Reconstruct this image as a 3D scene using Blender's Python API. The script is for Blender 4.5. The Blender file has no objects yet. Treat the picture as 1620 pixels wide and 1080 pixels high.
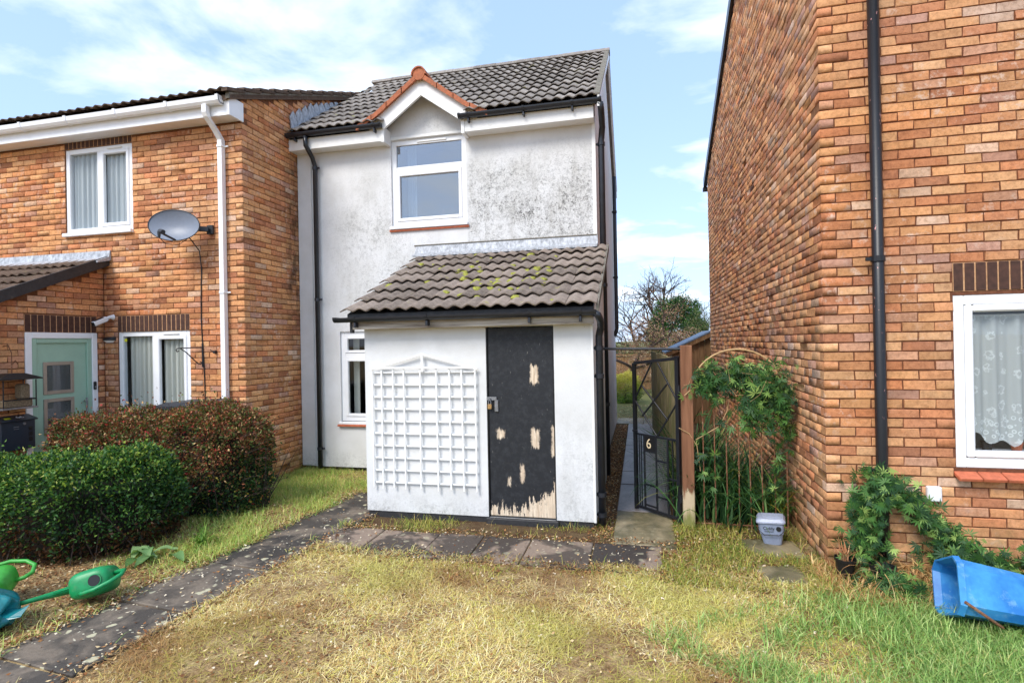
import bpy, math, random
import numpy as np
from mathutils import Vector, Matrix
random.seed(7); rng = np.random.default_rng(11)
scene = bpy.context.scene
COL = scene.collection
R = math.radians
# ------------------------------------------------------------------ camera
CAM = np.array([0.0, 0.0, 1.85]); FPX = 865.4
YAW, PITCH, ROLL = R(13.136), R(0.123), R(-1.085)
_r = np.array([math.cos(YAW), math.sin(YAW), 0]); _f = np.array([-math.sin(YAW), math.cos(YAW), 0]); _u = np.array([0, 0, 1.0])
CF = _f*math.cos(PITCH)+_u*math.sin(PITCH); _u2 = _u*math.cos(PITCH)-_f*math.sin(PITCH)
CR = _r*math.cos(ROLL)+_u2*math.sin(ROLL); CU = _u2*math.cos(ROLL)-_r*math.sin(ROLL)
cam_data = bpy.data.cameras.new('camera'); cam = bpy.data.objects.new('camera', cam_data); COL.objects.link(cam)
cam_data.sensor_width = 36; cam_data.lens = 36*FPX/1620; cam_data.clip_start = 0.05; cam_data.clip_end = 2000
cam.matrix_world = Matrix(((CR[0], CU[0], -CF[0], CAM[0]), (CR[1], CU[1], -CF[1], CAM[1]), (CR[2], CU[2], -CF[2], CAM[2]), (0, 0, 0, 1)))
scene.camera = cam
def proj(P):
    d = np.asarray(P, float)-CAM; z = d@CF
    return 810+FPX*(d@CR)/z, 540-FPX*(d@CU)/z, z
# ------------------------------------------------------------------ light
SUN_EL, SUN_AZ = R(47), R(206)          # azimuth clockwise from +Y : behind the camera, a little to the left
sd = Vector((math.sin(SUN_AZ)*math.cos(SUN_EL), math.cos(SUN_AZ)*math.cos(SUN_EL), math.sin(SUN_EL)))
sl = bpy.data.lights.new('sun', 'SUN'); sl.energy = 1.5; sl.angle = R(22); sl.color = (1, 0.95, 0.88)
so = bpy.data.objects.new('sun', sl); COL.objects.link(so); so.rotation_euler = (-sd).to_track_quat('-Z', 'Y').to_euler(); so.location = (-5, -10, 12)
world = bpy.data.worlds.new('World'); scene.world = world; world.use_nodes = True
def mk(nt, typ, **kw):
    n = nt.nodes.new(typ)
    for k, v in kw.items():
        if hasattr(n, k) and k not in n.inputs.keys(): setattr(n, k, v)
        else: n.inputs[k].default_value = v
    return n
wt = world.node_tree; wt.nodes.clear()
sky = mk(wt, 'ShaderNodeTexSky', sky_type='NISHITA', sun_disc=False); sky.sun_elevation = SUN_EL; sky.sun_rotation = SUN_AZ; sky.air_density = 1.0; sky.dust_density = 1.2; sky.ozone_density = 1.5
tc = mk(wt, 'ShaderNodeTexCoord'); sx = mk(wt, 'ShaderNodeSeparateXYZ'); wt.links.new(tc.outputs['Generated'], sx.inputs[0])
def wmath(op, a, b=None, c=None):
    n = mk(wt, 'ShaderNodeMath', operation=op)
    for i, v in enumerate((a, b, c)):
        if v is None: continue
        if isinstance(v, (int, float)): n.inputs[i].default_value = v
        else: wt.links.new(v, n.inputs[i])
    return n.outputs[0]
zz = wmath('MAXIMUM', sx.outputs[2], 0.0); den = wmath('ADD', zz, 0.12)
cx_ = wmath('DIVIDE', sx.outputs[0], den); cy_ = wmath('DIVIDE', sx.outputs[1], den)
cmb = mk(wt, 'ShaderNodeCombineXYZ'); wt.links.new(wmath('MULTIPLY_ADD', cx_, 0.8, 0.5), cmb.inputs[0]); wt.links.new(cy_, cmb.inputs[1]); cmb.inputs[2].default_value = 7.7
n1 = mk(wt, 'ShaderNodeTexNoise', Scale=1.5, Detail=9.0, Roughness=0.56, Distortion=0.35); wt.links.new(cmb.outputs[0], n1.inputs['Vector'])
cr = mk(wt, 'ShaderNodeValToRGB'); cr.color_ramp.elements[0].position = 0.50; cr.color_ramp.elements[1].position = 0.68
wt.links.new(n1.outputs[0], cr.inputs[0])
haze_f = wmath('MULTIPLY', wmath('POWER', wmath('SUBTRACT', 1.0, zz), 5.0), 0.5)
hz = mk(wt, 'ShaderNodeMixRGB'); wt.links.new(haze_f, hz.inputs[0]); wt.links.new(sky.outputs[0], hz.inputs[1]); hz.inputs[2].default_value = (4.2, 4.9, 5.8, 1)
veil = mk(wt, 'ShaderNodeMixRGB'); veil.inputs[0].default_value = 0.6; wt.links.new(hz.outputs[0], veil.inputs[1]); veil.inputs[2].default_value = (2.35, 3.35, 5.2, 1)
mixc = mk(wt, 'ShaderNodeMixRGB'); wt.links.new(wmath('MULTIPLY', cr.outputs[0], 0.95), mixc.inputs[0]); wt.links.new(veil.outputs[0], mixc.inputs[1]); mixc.inputs[2].default_value = (5.3, 5.6, 5.9, 1)
bg = mk(wt, 'ShaderNodeBackground', Strength=0.122); wt.links.new(mixc.outputs[0], bg.inputs[0])
wo = mk(wt, 'ShaderNodeOutputWorld'); wt.links.new(bg.outputs[0], wo.inputs[0])
cy = scene.cycles; cy.max_bounces = 6; cy.diffuse_bounces = 3; cy.glossy_bounces = 3; cy.transmission_bounces = 4; cy.transparent_max_bounces = 10; cy.use_adaptive_sampling = True; cy.adaptive_threshold = 0.02; cy.caustics_reflective = False; cy.caustics_refractive = False
vs = scene.view_settings; vs.view_transform = 'Standard'; vs.look = 'None'; vs.exposure = 1.18; vs.gamma = 1.0; vs.use_curve_mapping = False

# ------------------------------------------------------------------ helpers
def lin(c): return c/12.92 if c <= 0.04045 else ((c+0.055)/1.055)**2.4
def S(r, g, b, k=1.0): return (lin(r/255)*k, lin(g/255)*k, lin(b/255)*k, 1.0)
WL = {}
def tag(o, label=None, cat=None, group=None, kind=None):
    if label: o['label'] = label
    if cat: o['category'] = cat
    if group: o['group'] = group
    if kind: o['kind'] = kind
    return o
def empty(name, loc, label=None, cat=None, group=None, rot=None, parent=None):
    o = bpy.data.objects.new(name, None); COL.objects.link(o); o.empty_display_size = 0.1
    WL[o.name] = Vector(loc)
    if parent: o.parent = parent; o.location = Vector(loc)-WL[parent.name]
    else: o.location = loc
    if rot: o.rotation_euler = rot
    return tag(o, label, cat, group)
def place(o, parent, origin):
    WL[o.name] = Vector(origin); COL.objects.link(o)
    if parent is not None: o.parent = parent; o.location = Vector(origin)-WL[parent.name]
    else: o.location = origin
    return o
class MB:
    def __init__(s): s.v = []; s.f = []; s.c = []
    def add(s, vs, fs, col=None):
        b = len(s.v); s.v += [tuple(map(float, p)) for p in vs]; s.f += [tuple(i+b for i in f) for f in fs]
        s.c += [col or (1, 1, 1, 1)]*len(vs); return s
    def box(s, x0, x1, y0, y1, z0, z1, col=None, bev=0):
        if bev <= 0:
            return s.add([(x0,y0,z0),(x1,y0,z0),(x1,y1,z0),(x0,y1,z0),(x0,y0,z1),(x1,y0,z1),(x1,y1,z1),(x0,y1,z1)],
                         [(0,3,2,1),(4,5,6,7),(0,1,5,4),(1,2,6,5),(2,3,7,6),(3,0,4,7)], col)
        c = np.array([(x0+x1)/2, (y0+y1)/2, (z0+z1)/2]); h = np.array([x1-x0, y1-y0, z1-z0])/2
        return s.bbox(c, np.eye(3), h, bev, col)
    def bbox(s, c, A, h, bev=0.004, col=None):      # bevelled box, axes rows of A, half sizes h
        h = np.array(h, float); bev = min(bev, h.min()*0.9); vs = []; idx = {}
        for sx_ in (-1, 1):
            for sy_ in (-1, 1):
                for sz_ in (-1, 1):
                    sg = np.array((sx_, sy_, sz_))
                    for k in range(3):
                        p = sg*(h-bev); p[k] = sg[k]*h[k]; idx[(sx_, sy_, sz_, k)] = len(vs); vs.append(np.array(c)+p@np.array(A))
        fs = []; I = idx
        def q(*t): fs.append(tuple(t))
        for k in range(3):
            a, b = [j for j in range(3) if j != k]
            for sg in (-1, 1):
                L = []
                for (p, r_) in ((-1,-1),(1,-1),(1,1),(-1,1)):
                    t = [0,0,0]; t[k] = sg; t[a] = p; t[b] = r_; L.append(I[(t[0],t[1],t[2],k)])
                q(*L)
            for p in (-1, 1):
                for r_ in (-1, 1):
                    t0 = [0,0,0]; t0[a] = p; t0[b] = r_; t1 = t0[:]; t0[k] = -1; t1[k] = 1
                    q(I[(*t0, a)], I[(*t1, a)], I[(*t1, b)], I[(*t0, b)])
        for sx_ in (-1, 1):
            for sy_ in (-1, 1):
                for sz_ in (-1, 1): q(*[I[(sx_, sy_, sz_, k)] for k in range(3)])
        return s.add(vs, fs, col)
    def bar(s, a, b, w, h, up=(0,0,1), bev=0.003, col=None):   # rectangular bar from a to b
        a = np.array(a, float); b = np.array(b, float); d = b-a; L = np.linalg.norm(d); d /= L
        sd_ = np.cross(d, up); n_ = np.linalg.norm(sd_)
        if n_ < 1e-6: sd_ = np.array([1.0,0,0])
        else: sd_ /= n_
        u_ = np.cross(sd_, d); return s.bbox((a+b)/2, np.array([d, sd_, u_]), (L/2, w/2, h/2), bev, col)
    def tube(s, pts, r, n=10, caps=True, col=None):
        pts = [np.array(p, float) for p in pts]; rs = r if isinstance(r, (list, tuple)) else [r]*len(pts)
        vs = []; prev = None
        for i, p in enumerate(pts):
            t = (pts[min(i+1, len(pts)-1)]-pts[max(i-1, 0)]); t /= (np.linalg.norm(t)+1e-9)
            if prev is None:
                ref = np.array([0,0,1.0]) if abs(t[2]) < 0.9 else np.array([1.0,0,0]); a = np.cross(t, ref)
            else: a = prev-t*(prev@t)
            a /= (np.linalg.norm(a)+1e-9); prev = a; b = np.cross(t, a)
            for k in range(n):
                an = 2*math.pi*k/n; vs.append(p+rs[i]*(a*math.cos(an)+b*math.sin(an)))
        fs = [(i*n+k, i*n+(k+1)%n, (i+1)*n+(k+1)%n, (i+1)*n+k) for i in range(len(pts)-1) for k in range(n)]
        if caps: fs += [tuple(range(n-1, -1, -1)), tuple((len(pts)-1)*n+k for k in range(n))]
        return s.add(vs, fs, col)
    def loft(s, rings, cap0=True, cap1=True, col=None):
        n = len(rings[0]); vs = [p for r in rings for p in r]
        fs = [(i*n+k, i*n+(k+1)%n, (i+1)*n+(k+1)%n, (i+1)*n+k) for i in range(len(rings)-1) for k in range(n)]
        if cap0: fs.append(tuple(range(n-1, -1, -1)))
        if cap1: fs.append(tuple((len(rings)-1)*n+k for k in range(n)))
        return s.add(vs, fs, col)
    def build(s, name, mat, parent=None, origin=None, smooth=False, local=False, color=False):
        v = np.array(s.v, float)
        if local: og = Vector((0, 0, 0))
        else:
            if origin is None: mn, mx = v.min(0), v.max(0); og = Vector(((mn[0]+mx[0])/2, (mn[1]+mx[1])/2, mn[2]))
            else: og = Vector(origin)
            v = v-np.array(og)
        me = bpy.data.meshes.new(name); me.from_pydata(v.tolist(), [], s.f); me.materials.append(mat)
        if color:
            a = me.color_attributes.new('bc', 'FLOAT_COLOR', 'POINT'); a.data.foreach_set('color', np.array(s.c, np.float32).ravel())
        if smooth: me.shade_smooth()
        me.update(); o = bpy.data.objects.new(name, me)
        if local:
            COL.objects.link(o); o.parent = parent; WL[o.name] = WL[parent.name] if parent else og; return o
        return place(o, parent, og)
def np_mesh(name, V, F, C, mat, parent=None, origin=(0,0,0)):
    """fast mesh: V (n,3), F (m,k) same-size faces, C (n,3) colours"""
    V = np.asarray(V, np.float32)-np.array(origin, np.float32); k = F.shape[1]; m = len(F)
    me = bpy.data.meshes.new(name); me.vertices.add(len(V)); me.vertices.foreach_set('co', V.ravel())
    me.loops.add(m*k); me.loops.foreach_set('vertex_index', F.astype(np.int32).ravel())
    me.polygons.add(m); me.polygons.foreach_set('loop_start', np.arange(0, m*k, k, dtype=np.int32)); me.polygons.foreach_set('loop_total', np.full(m, k, np.int32))
    me.update(calc_edges=True); me.validate()
    a = me.color_attributes.new('bc', 'FLOAT_COLOR', 'POINT'); cc = np.ones((len(V), 4), np.float32); cc[:, :3] = C; a.data.foreach_set('color', cc.ravel())
    me.materials.append(mat); o = bpy.data.objects.new(name, me); return place(o, parent, origin)
def text_obj(name, body, size, mat, parent, M, align='CENTER'):
    cu = bpy.data.curves.new('t', 'FONT'); cu.body = body; cu.size = size; cu.align_x = align; cu.align_y = 'CENTER'; cu.extrude = 0.0006
    t = bpy.data.objects.new('t', cu); COL.objects.link(t); dg = bpy.context.evaluated_depsgraph_get()
    me = bpy.data.meshes.new_from_object(t.evaluated_get(dg)); bpy.data.objects.remove(t); bpy.data.curves.remove(cu)
    me.materials.clear(); me.materials.append(mat); me.transform(M); o = bpy.data.objects.new(name, me); COL.objects.link(o); o.parent = parent
    WL[o.name] = WL[parent.name]; return o
# ------------------------------------------------------------------ materials
class G:
    def __init__(s, name):
        s.m = bpy.data.materials.new(name); s.m.use_nodes = True; s.t = s.m.node_tree; s.t.nodes.clear()
        s.out = s.t.nodes.new('ShaderNodeOutputMaterial'); s._pos = None
    def n(s, typ, **kw): return mk(s.t, typ, **kw)
    def l(s, a, b): s.t.links.new(a, b)
    def pos(s):
        if s._pos is None: s._pos = s.n('ShaderNodeNewGeometry').outputs['Position']
        return s._pos
    def setin(s, sock, v):
        if v is None: return
        if hasattr(v, 'links'): s.l(v, sock)
        else: sock.default_value = v
    def math(s, op, a, b=None, clamp=False):
        n = s.n('ShaderNodeMath', operation=op); n.use_clamp = clamp; s.setin(n.inputs[0], a); s.setin(n.inputs[1], b); return n.outputs[0]
    def noise(s, scale, detail=4, rough=0.55, vec=None, dist=0.0, out=0):
        n = s.n('ShaderNodeTexNoise', Scale=float(scale), Detail=float(min(detail, 4)), Roughness=rough, Distortion=dist); s.l(vec or s.pos(), n.inputs['Vector']); return n.outputs[out]
    def voro(s, scale, vec=None, feature='F1'):
        n = s.n('ShaderNodeTexVoronoi', Scale=float(scale)); n.feature = feature; s.l(vec or s.pos(), n.inputs['Vector']); return n.outputs['Distance']
    def ramp(s, fac, p0, p1, c0=(0,0,0,1), c1=(1,1,1,1)):
        n = s.n('ShaderNodeValToRGB'); e = n.color_ramp.elements; e[0].position = p0; e[1].position = p1; e[0].color = c0; e[1].color = c1; s.l(fac, n.inputs[0]); return n.outputs[0]
    def mix(s, f, a, b, mode='MIX'):
        n = s.n('ShaderNodeMixRGB', blend_type=mode); s.setin(n.inputs[0], f); s.setin(n.inputs[1], a); s.setin(n.inputs[2], b); return n.outputs[0]
    def scale(s, sc, vec=None):
        n = s.n('ShaderNodeVectorMath', operation='MULTIPLY'); s.l(vec or s.pos(), n.inputs[0]); n.inputs[1].default_value = sc; return n.outputs[0]
    def sep(s, vec=None):
        n = s.n('ShaderNodeSeparateXYZ'); s.l(vec or s.pos(), n.inputs[0]); return n.outputs
    def attr(s, name='bc'): return s.n('ShaderNodeAttribute', attribute_name=name).outputs['Color']
    def bump(s, h, strength=0.3, dist=0.01, normal=None):
        n = s.n('ShaderNodeBump', Strength=strength, Distance=dist); s.l(h, n.inputs['Height'])
        if normal: s.l(normal, n.inputs['Normal'])
        return n.outputs[0]
    def princ(s, col, rough=0.6, normal=None, metal=0.0, spec=0.5, **kw):
        n = s.n('ShaderNodeBsdfPrincipled'); s.setin(n.inputs['Base Color'], col); s.setin(n.inputs['Roughness'], rough); n.inputs['Metallic'].default_value = metal
        n.inputs['Specular IOR Level'].default_value = spec
        for k, v in kw.items(): s.setin(n.inputs[k.replace('_', ' ')], v)
        if normal: s.l(normal, n.inputs['Normal'])
        return n.outputs[0]
    def done(s, sh): s.l(sh, s.out.inputs[0]); return s.m
def band(g, v, a, b, soft=0.02):       # 1 inside [a,b]
    lo = g.n('ShaderNodeMapRange', clamp=True); lo.inputs['From Min'].default_value = a-soft; lo.inputs['From Max'].default_value = a+soft; g.l(v, lo.inputs[0])
    hi = g.n('ShaderNodeMapRange', clamp=True); hi.inputs['From Min'].default_value = b-soft; hi.inputs['From Max'].default_value = b+soft; hi.inputs['To Min'].default_value = 1; hi.inputs['To Max'].default_value = 0; g.l(v, hi.inputs[0])
    return g.math('MULTIPLY', lo.outputs[0], hi.outputs[0])
def simple(name, col, rough=0.5, bump=0, scale=40, var=0.12, metal=0.0, dirt=None, spec=0.5):
    g = G(name); nz = g.noise(scale, 5); c = g.mix(g.ramp(nz, 0.3, 0.7), tuple(x*(1-var) for x in col[:3])+(1,), tuple(min(1, x*(1+var)) for x in col[:3])+(1,))
    if dirt: c = g.mix(g.math('MULTIPLY', g.ramp(g.noise(dirt[1], 7, 0.65), dirt[2], dirt[2]+0.2), dirt[3]), c, dirt[0])
    nm = g.bump(g.noise(scale*3, 3), bump, 0.003) if bump else None
    return g.done(g.princ(c, rough, nm, metal, spec))
def m_brick():
    g = G('brick_face'); c = g.attr()
    c = g.mix(g.math('MULTIPLY', g.ramp(g.noise(0.9, 3, 0.6), 0.38, 0.66), 0.8), c, g.mix(1.0, c, (1.10, 0.98, 0.80, 1), 'MULTIPLY'))
    c = g.mix(g.math('MULTIPLY', g.ramp(g.noise(34, 4, 0.75), 0.42, 0.68), 0.6), c, g.mix(1.0, c, (0.48, 0.40, 0.38, 1), 'MULTIPLY'))
    c = g.mix(g.math('MULTIPLY', g.ramp(g.noise(16, 5, 0.65), 0.55, 0.75), 0.55), c, g.mix(1.0, c, (1.35, 1.25, 1.1, 1), 'MULTIPLY'))
    eff = g.math('MULTIPLY', g.ramp(g.noise(13, 4, 0.75), 0.54, 0.66), g.ramp(g.noise(1.6, 3), 0.44, 0.60))
    c = g.mix(g.math('MULTIPLY', g.ramp(g.noise(2.4, 4, 0.65, g.scale((1.6, 1.6, 0.35))), 0.52, 0.72), 0.32), c, g.mix(1.0, c, (0.52, 0.48, 0.46, 1), 'MULTIPLY'))
    c = g.mix(g.math('MULTIPLY', eff, 0.72), c, S(214, 190, 172))
    x, y, z = g.sep()
    lowz = band(g, z, -1, 0.28, 0.22); gr = g.math('MULTIPLY', g.math('MULTIPLY', lowz, g.ramp(g.noise(7, 6, 0.7), 0.4, 0.62)), 0.75)
    c = g.mix(gr, c, S(112, 106, 62))
    # dark damp run below the gutter end on the side wall of the terraced house
    st = g.math('MULTIPLY', g.math('MULTIPLY', band(g, x, -5.2, -4.9, 0.01), band(g, y, 7.12, 7.60, 0.1)), band(g, z, 2.0, 4.75, 0.8))
    st = g.math('MULTIPLY', st, g.ramp(g.noise(8, 6, 0.7, g.scale((1, 1, 0.45))), 0.38, 0.62))
    c = g.mix(g.math('MULTIPLY', st, 0.82), c, S(52, 46, 36))
    h = g.math('ADD', g.math('MULTIPLY', g.noise(75, 6, 0.7), 0.6), g.noise(240, 3))
    return g.done(g.princ(c, 0.88, g.bump(h, 0.55, 0.006), spec=0.2))
def m_mortar(name, a, b):
    g = G(name); c = g.mix(g.ramp(g.noise(30, 6, 0.7), 0.3, 0.7), a, b); return g.done(g.princ(c, 0.95, g.bump(g.noise(160, 4), 0.6, 0.004), spec=0.15))
def m_render():
    g = G('painted_render'); x, y, z = g.sep(); base = S(236, 235, 231)
    c = g.mix(g.ramp(g.noise(2.2, 6, 0.6), 0.35, 0.75), S(224, 225, 226), S(208, 208, 206))
    # mould: strong on the upper right panel, fading elsewhere
    up = g.math('MULTIPLY', band(g, x, -2.32, -0.3, 0.03), band(g, z, 2.9, 4.35, 0.32)); up = g.math('MULTIPLY', up, band(g, y, 7.2, 7.5, 0.02))
    lf = g.math('MULTIPLY', g.math('MULTIPLY', band(g, x, -4.4, -3.0, 0.4), band(g, z, 2.2, 4.2, 0.5)), 0.5)
    gb = g.math('MULTIPLY', g.math('MULTIPLY', band(g, x, -3.1, -2.5, 0.25), band(g, z, 4.9, 5.2, 0.1)), 0.3)
    rt = g.math('MULTIPLY', g.math('MULTIPLY', band(g, x, -0.8, -0.3, 0.05), band(g, z, 0.0, 0.95, 0.3)), 0.35)
    lowr = g.math('MULTIPLY', band(g, z, -0.3, 0.2, 0.12), 0.42)
    reg = g.math('MAXIMUM', g.math('MAXIMUM', up, lf), g.math('MAXIMUM', g.math('MAXIMUM', gb, rt), lowr))
    big = g.ramp(g.noise(3.2, 5, 0.6), 0.32, 0.72)
    sp = g.ramp(g.noise(21, 7, 0.8, dist=0.8), 0.47, 0.62); sp2 = g.ramp(g.noise(60, 4, 0.7), 0.50, 0.63)
    streak = g.ramp(g.noise(9, 5, 0.6, g.scale((1, 1, 0.16))), 0.48, 0.72)
    mould = g.math('MULTIPLY', reg, g.math('MULTIPLY', g.math('ADD', g.math('MULTIPLY', sp, 0.55), g.math('MULTIPLY', sp2, 0.45)), g.math('ADD', g.math('MULTIPLY', big, 0.75), 0.3)))
    c = g.mix(g.math('MULTIPLY', g.math('MULTIPLY', reg, big), 0.30), c, S(176, 174, 166))
    c = g.mix(g.math('MULTIPLY', mould, 1.35, True), c, S(60, 60, 56))
    c = g.mix(g.math('MULTIPLY', g.math('MULTIPLY', streak, reg), 0.34), c, S(120, 116, 104))
    dots = g.ramp(g.voro(14), 0.03, 0.06, (1,1,1,1), (0,0,0,1)); c = g.mix(g.math('MULTIPLY', g.math('MULTIPLY', dots, g.ramp(g.noise(1.7, 3), 0.55, 0.65)), 0.7), c, S(90, 84, 76))
    h = g.math('ADD', g.noise(55, 6, 0.7), g.math('MULTIPLY', g.noise(6, 4), 1.4))
    return g.done(g.princ(c, 0.78, g.bump(h, 0.28, 0.006), spec=0.25))
def m_tile(name, a, b, moss, mossamt, lich=0.25):
    g = G(name); c = g.mix(g.ramp(g.noise(14, 6, 0.65), 0.3, 0.72), a, b)
    oi = g.n('ShaderNodeObjectInfo').outputs['Random']
    c = g.mix(0.35, c, g.mix(oi, tuple(v*0.55 for v in a[:3])+(1,), tuple(v*1.35 for v in b[:3])+(1,)))
    c = g.mix(g.math('MULTIPLY', g.ramp(g.noise(40, 5, 0.7), 0.56, 0.68), lich), c, S(178, 170, 152))
    c = g.mix(g.math('MULTIPLY', g.ramp(g.noise(6.5, 6, 0.7), 0.63, 0.70), mossamt), c, moss)
    return g.done(g.princ(c, 0.9, g.bump(g.noise(90, 5, 0.7), 0.5, 0.005), spec=0.2))
def m_slab(name, light, dark, p0=0.42, p1=0.56, sc=2.2, lich=0.9, rough=0.75):
    g = G(name); oi = g.n('ShaderNodeObjectInfo').outputs['Random']
    c = g.mix(g.ramp(g.noise(sc, 7, 0.62, dist=0.5), p0, p1), dark, light)
    c = g.mix(g.math('MULTIPLY', g.ramp(g.noise(34, 6, 0.75), 0.4, 0.7), 0.5), c, g.mix(1.0, c, (0.45, 0.42, 0.4, 1), 'MULTIPLY'))
    c = g.mix(g.math('MULTIPLY', oi, 0.25), c, light)
    vv = g.mix(0.12, g.pos(), g.noise(6, 3, out=1)); d = g.ramp(g.math('ADD', g.voro(8.5, vv), g.math('MULTIPLY', g.noise(38, 4), 0.16)), 0.25, 0.30, (1,1,1,1), (0,0,0,1))
    c = g.mix(g.math('MULTIPLY', g.math('MULTIPLY', d, g.ramp(g.noise(2.6, 3), 0.40, 0.50)), lich), c, S(186, 180, 150))
    d2 = g.ramp(g.voro(23, vv), 0.14, 0.18, (1,1,1,1), (0,0,0,1)); c = g.mix(g.math('MULTIPLY', g.math('MULTIPLY', d2, g.ramp(g.noise(5, 3), 0.47, 0.55)), lich), c, S(206, 200, 176))
    return g.done(g.princ(c, rough, g.bump(g.noise(70, 6, 0.7), 0.5, 0.005), spec=0.35))
def m_leaf(name, trans=0.25, rough=0.5, spec=0.35):
    g = G(name); c = g.attr(); a = g.princ(c, rough, spec=spec); t = g.n('ShaderNodeBsdfTranslucent'); g.l(g.mix(1.0, c, (1.1, 1.15, 0.7, 1), 'MULTIPLY'), t.inputs[0])
    mx = g.n('ShaderNodeMixShader'); mx.inputs[0].default_value = trans; g.l(a, mx.inputs[1]); g.l(t.outputs[0], mx.inputs[2]); return g.done(mx.outputs[0])
def m_glass(name, tint=(0.92, 0.94, 0.95, 1), refl=1.0, ior=1.4):
    g = G(name); tr = g.n('ShaderNodeBsdfTransparent'); tr.inputs[0].default_value = tint; gl = g.n('ShaderNodeBsdfGlossy', Roughness=0.015); gl.inputs[0].default_value = (refl, refl, refl, 1)
    fr = g.n('ShaderNodeFresnel', IOR=ior); ff = g.math('MULTIPLY', fr.outputs[0], g.math('SUBTRACT', 1.0, g.n('ShaderNodeNewGeometry').outputs['Backfacing'])); mx = g.n('ShaderNodeMixShader'); g.l(ff, mx.inputs[0]); g.l(tr.outputs[0], mx.inputs[1]); g.l(gl.outputs[0], mx.inputs[2]); return g.done(mx.outputs[0])
def m_wood(name, a, b, green=0.0, axis=2):
    g = G(name); sc = [22, 22, 22]; sc[axis] = 1.6
    c = g.mix(g.ramp(g.noise(1.0, 6, 0.6, g.scale(tuple(sc))), 0.3, 0.7), a, b)
    if green: c = g.mix(g.math('MULTIPLY', g.ramp(g.noise(3, 5), 0.4, 0.65), green), c, S(104, 112, 62))
    return g.done(g.princ(c, 0.85, g.bump(g.noise(1.0, 5, 0.6, g.scale(tuple(v*3 for v in sc))), 0.4, 0.004), spec=0.2))
def m_post():
    g = G('worn_stained_timber'); z = g.sep()[2]; c = g.mix(g.ramp(g.noise(1.0, 4, 0.6, g.scale((26, 26, 1.6))), 0.3, 0.7), S(108, 72, 52), S(146, 104, 78))
    zz = g.math('ADD', z, g.math('MULTIPLY', g.math('SUBTRACT', g.noise(8, 4, 0.7, g.scale((3, 3, 0.5))), 0.5), 0.45)); c = g.mix(band(g, zz, -1, 0.36, 0.03), c, g.mix(band(g, zz, -1, 0.14, 0.08), S(196, 176, 146), S(128, 128, 74)))
    return g.done(g.princ(c, 0.85, g.bump(g.noise(1.0, 4, 0.6, g.scale((70, 70, 5))), 0.4, 0.004), spec=0.2))
def m_door():
    g = G('peeling_black_paint'); x, y, z = g.sep(); nz = g.noise(30, 5, 0.7); nv = g.noise(9, 5, 0.7, g.scale((4, 1, 0.55)))
    xs = g.math('ADD', x, g.math('MULTIPLY', g.math('SUBTRACT', nz, 0.5), 0.05)); zs = g.math('ADD', z, g.math('MULTIPLY', g.math('SUBTRACT', nv, 0.5), 0.16))
    def rect(a, b, c_, d): return g.math('MULTIPLY', band(g, xs, a, b, 0.010), band(g, zs, c_, d, 0.012))
    m = rect(-1.095, -1.015, 1.43, 1.61)
    for r in ((-1.095, -1.015, 0.78, 0.96), (-1.455, -1.375, 0.87, 0.955), (-1.215, -1.175, 0.43, 0.60), (-0.885, -0.845, 0.70, 0.98), (-1.35, -1.32, 0.36, 0.45)): m = g.math('MAXIMUM', m, rect(*r))
    # bottom: ragged loss that climbs the right-hand edge
    lim = g.math('ADD', g.math('MULTIPLY', g.math('SUBTRACT', g.noise(14, 6, 0.75, g.scale((2.6, 1, 0.5))), 0.5), 0.75), 0.15)
    climb = g.math('MULTIPLY', g.math('POWER', g.math('MAXIMUM', g.math('ADD', g.math('MULTIPLY', g.math('ADD', x, 1.2), 1.6), 0.25), 0.0), 3.0), 0.62)
    m = g.math('MAXIMUM', m, g.ramp(g.math('SUBTRACT', g.math('ADD', lim, climb), z), 0.0, 0.015))
    wood = g.mix(g.ramp(g.noise(1.0, 5, 0.6, g.scale((60, 60, 3))), 0.3, 0.7), S(196, 172, 146), S(236, 220, 196)); wood = g.mix(g.math('MULTIPLY', g.ramp(g.noise(26, 4, 0.7, g.scale((3, 1, 0.4))), 0.5, 0.68), 0.55), wood, S(128, 116, 102))
    pl = g.mix(g.ramp(g.noise(20, 6, 0.7), 0.45, 0.75), S(38, 40, 44), S(54, 56, 60)); pl = g.mix(g.math('MULTIPLY', g.ramp(g.noise(34, 6, 0.75, g.scale((1, 1, 0.4))), 0.66, 0.72), 0.5), pl, S(150, 145, 138))
    return g.done(g.princ(g.mix(m, pl, wood), g.mix(m, (0.5,)*3+(1,), (0.85,)*3+(1,)), g.bump(g.math('ADD', g.math('MULTIPLY', m, -0.5), g.math('MULTIPLY', nz, 0.25)), 0.5, 0.004), spec=0.3))
def m_ground():
    g = G('soil_and_thatch'); c = g.mix(g.ramp(g.noise(5, 7, 0.7), 0.35, 0.68), S(150, 114, 78), S(220, 194, 140)); c = g.mix(g.ramp(g.noise(60, 6, 0.8), 0.35, 0.65), g.mix(1.0, c, (0.35, 0.32, 0.3, 1), 'MULTIPLY'), c)
    far = g.sep()[1]; c = g.mix(band(g, far, 13, 9000, 1.0), c, S(110, 112, 70)); sx_ = g.sep()[0]; wet = g.math('MULTIPLY', band(g, far, 5.06, 13.0, 0.03), band(g, sx_, -3.2, 1.4, 0.1)); c = g.mix(g.math('MULTIPLY', wet, 0.75), c, S(70, 54, 42))
    return g.done(g.princ(c, 0.95, g.bump(g.noise(45, 7, 0.75), 0.9, 0.02), spec=0.15))
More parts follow.
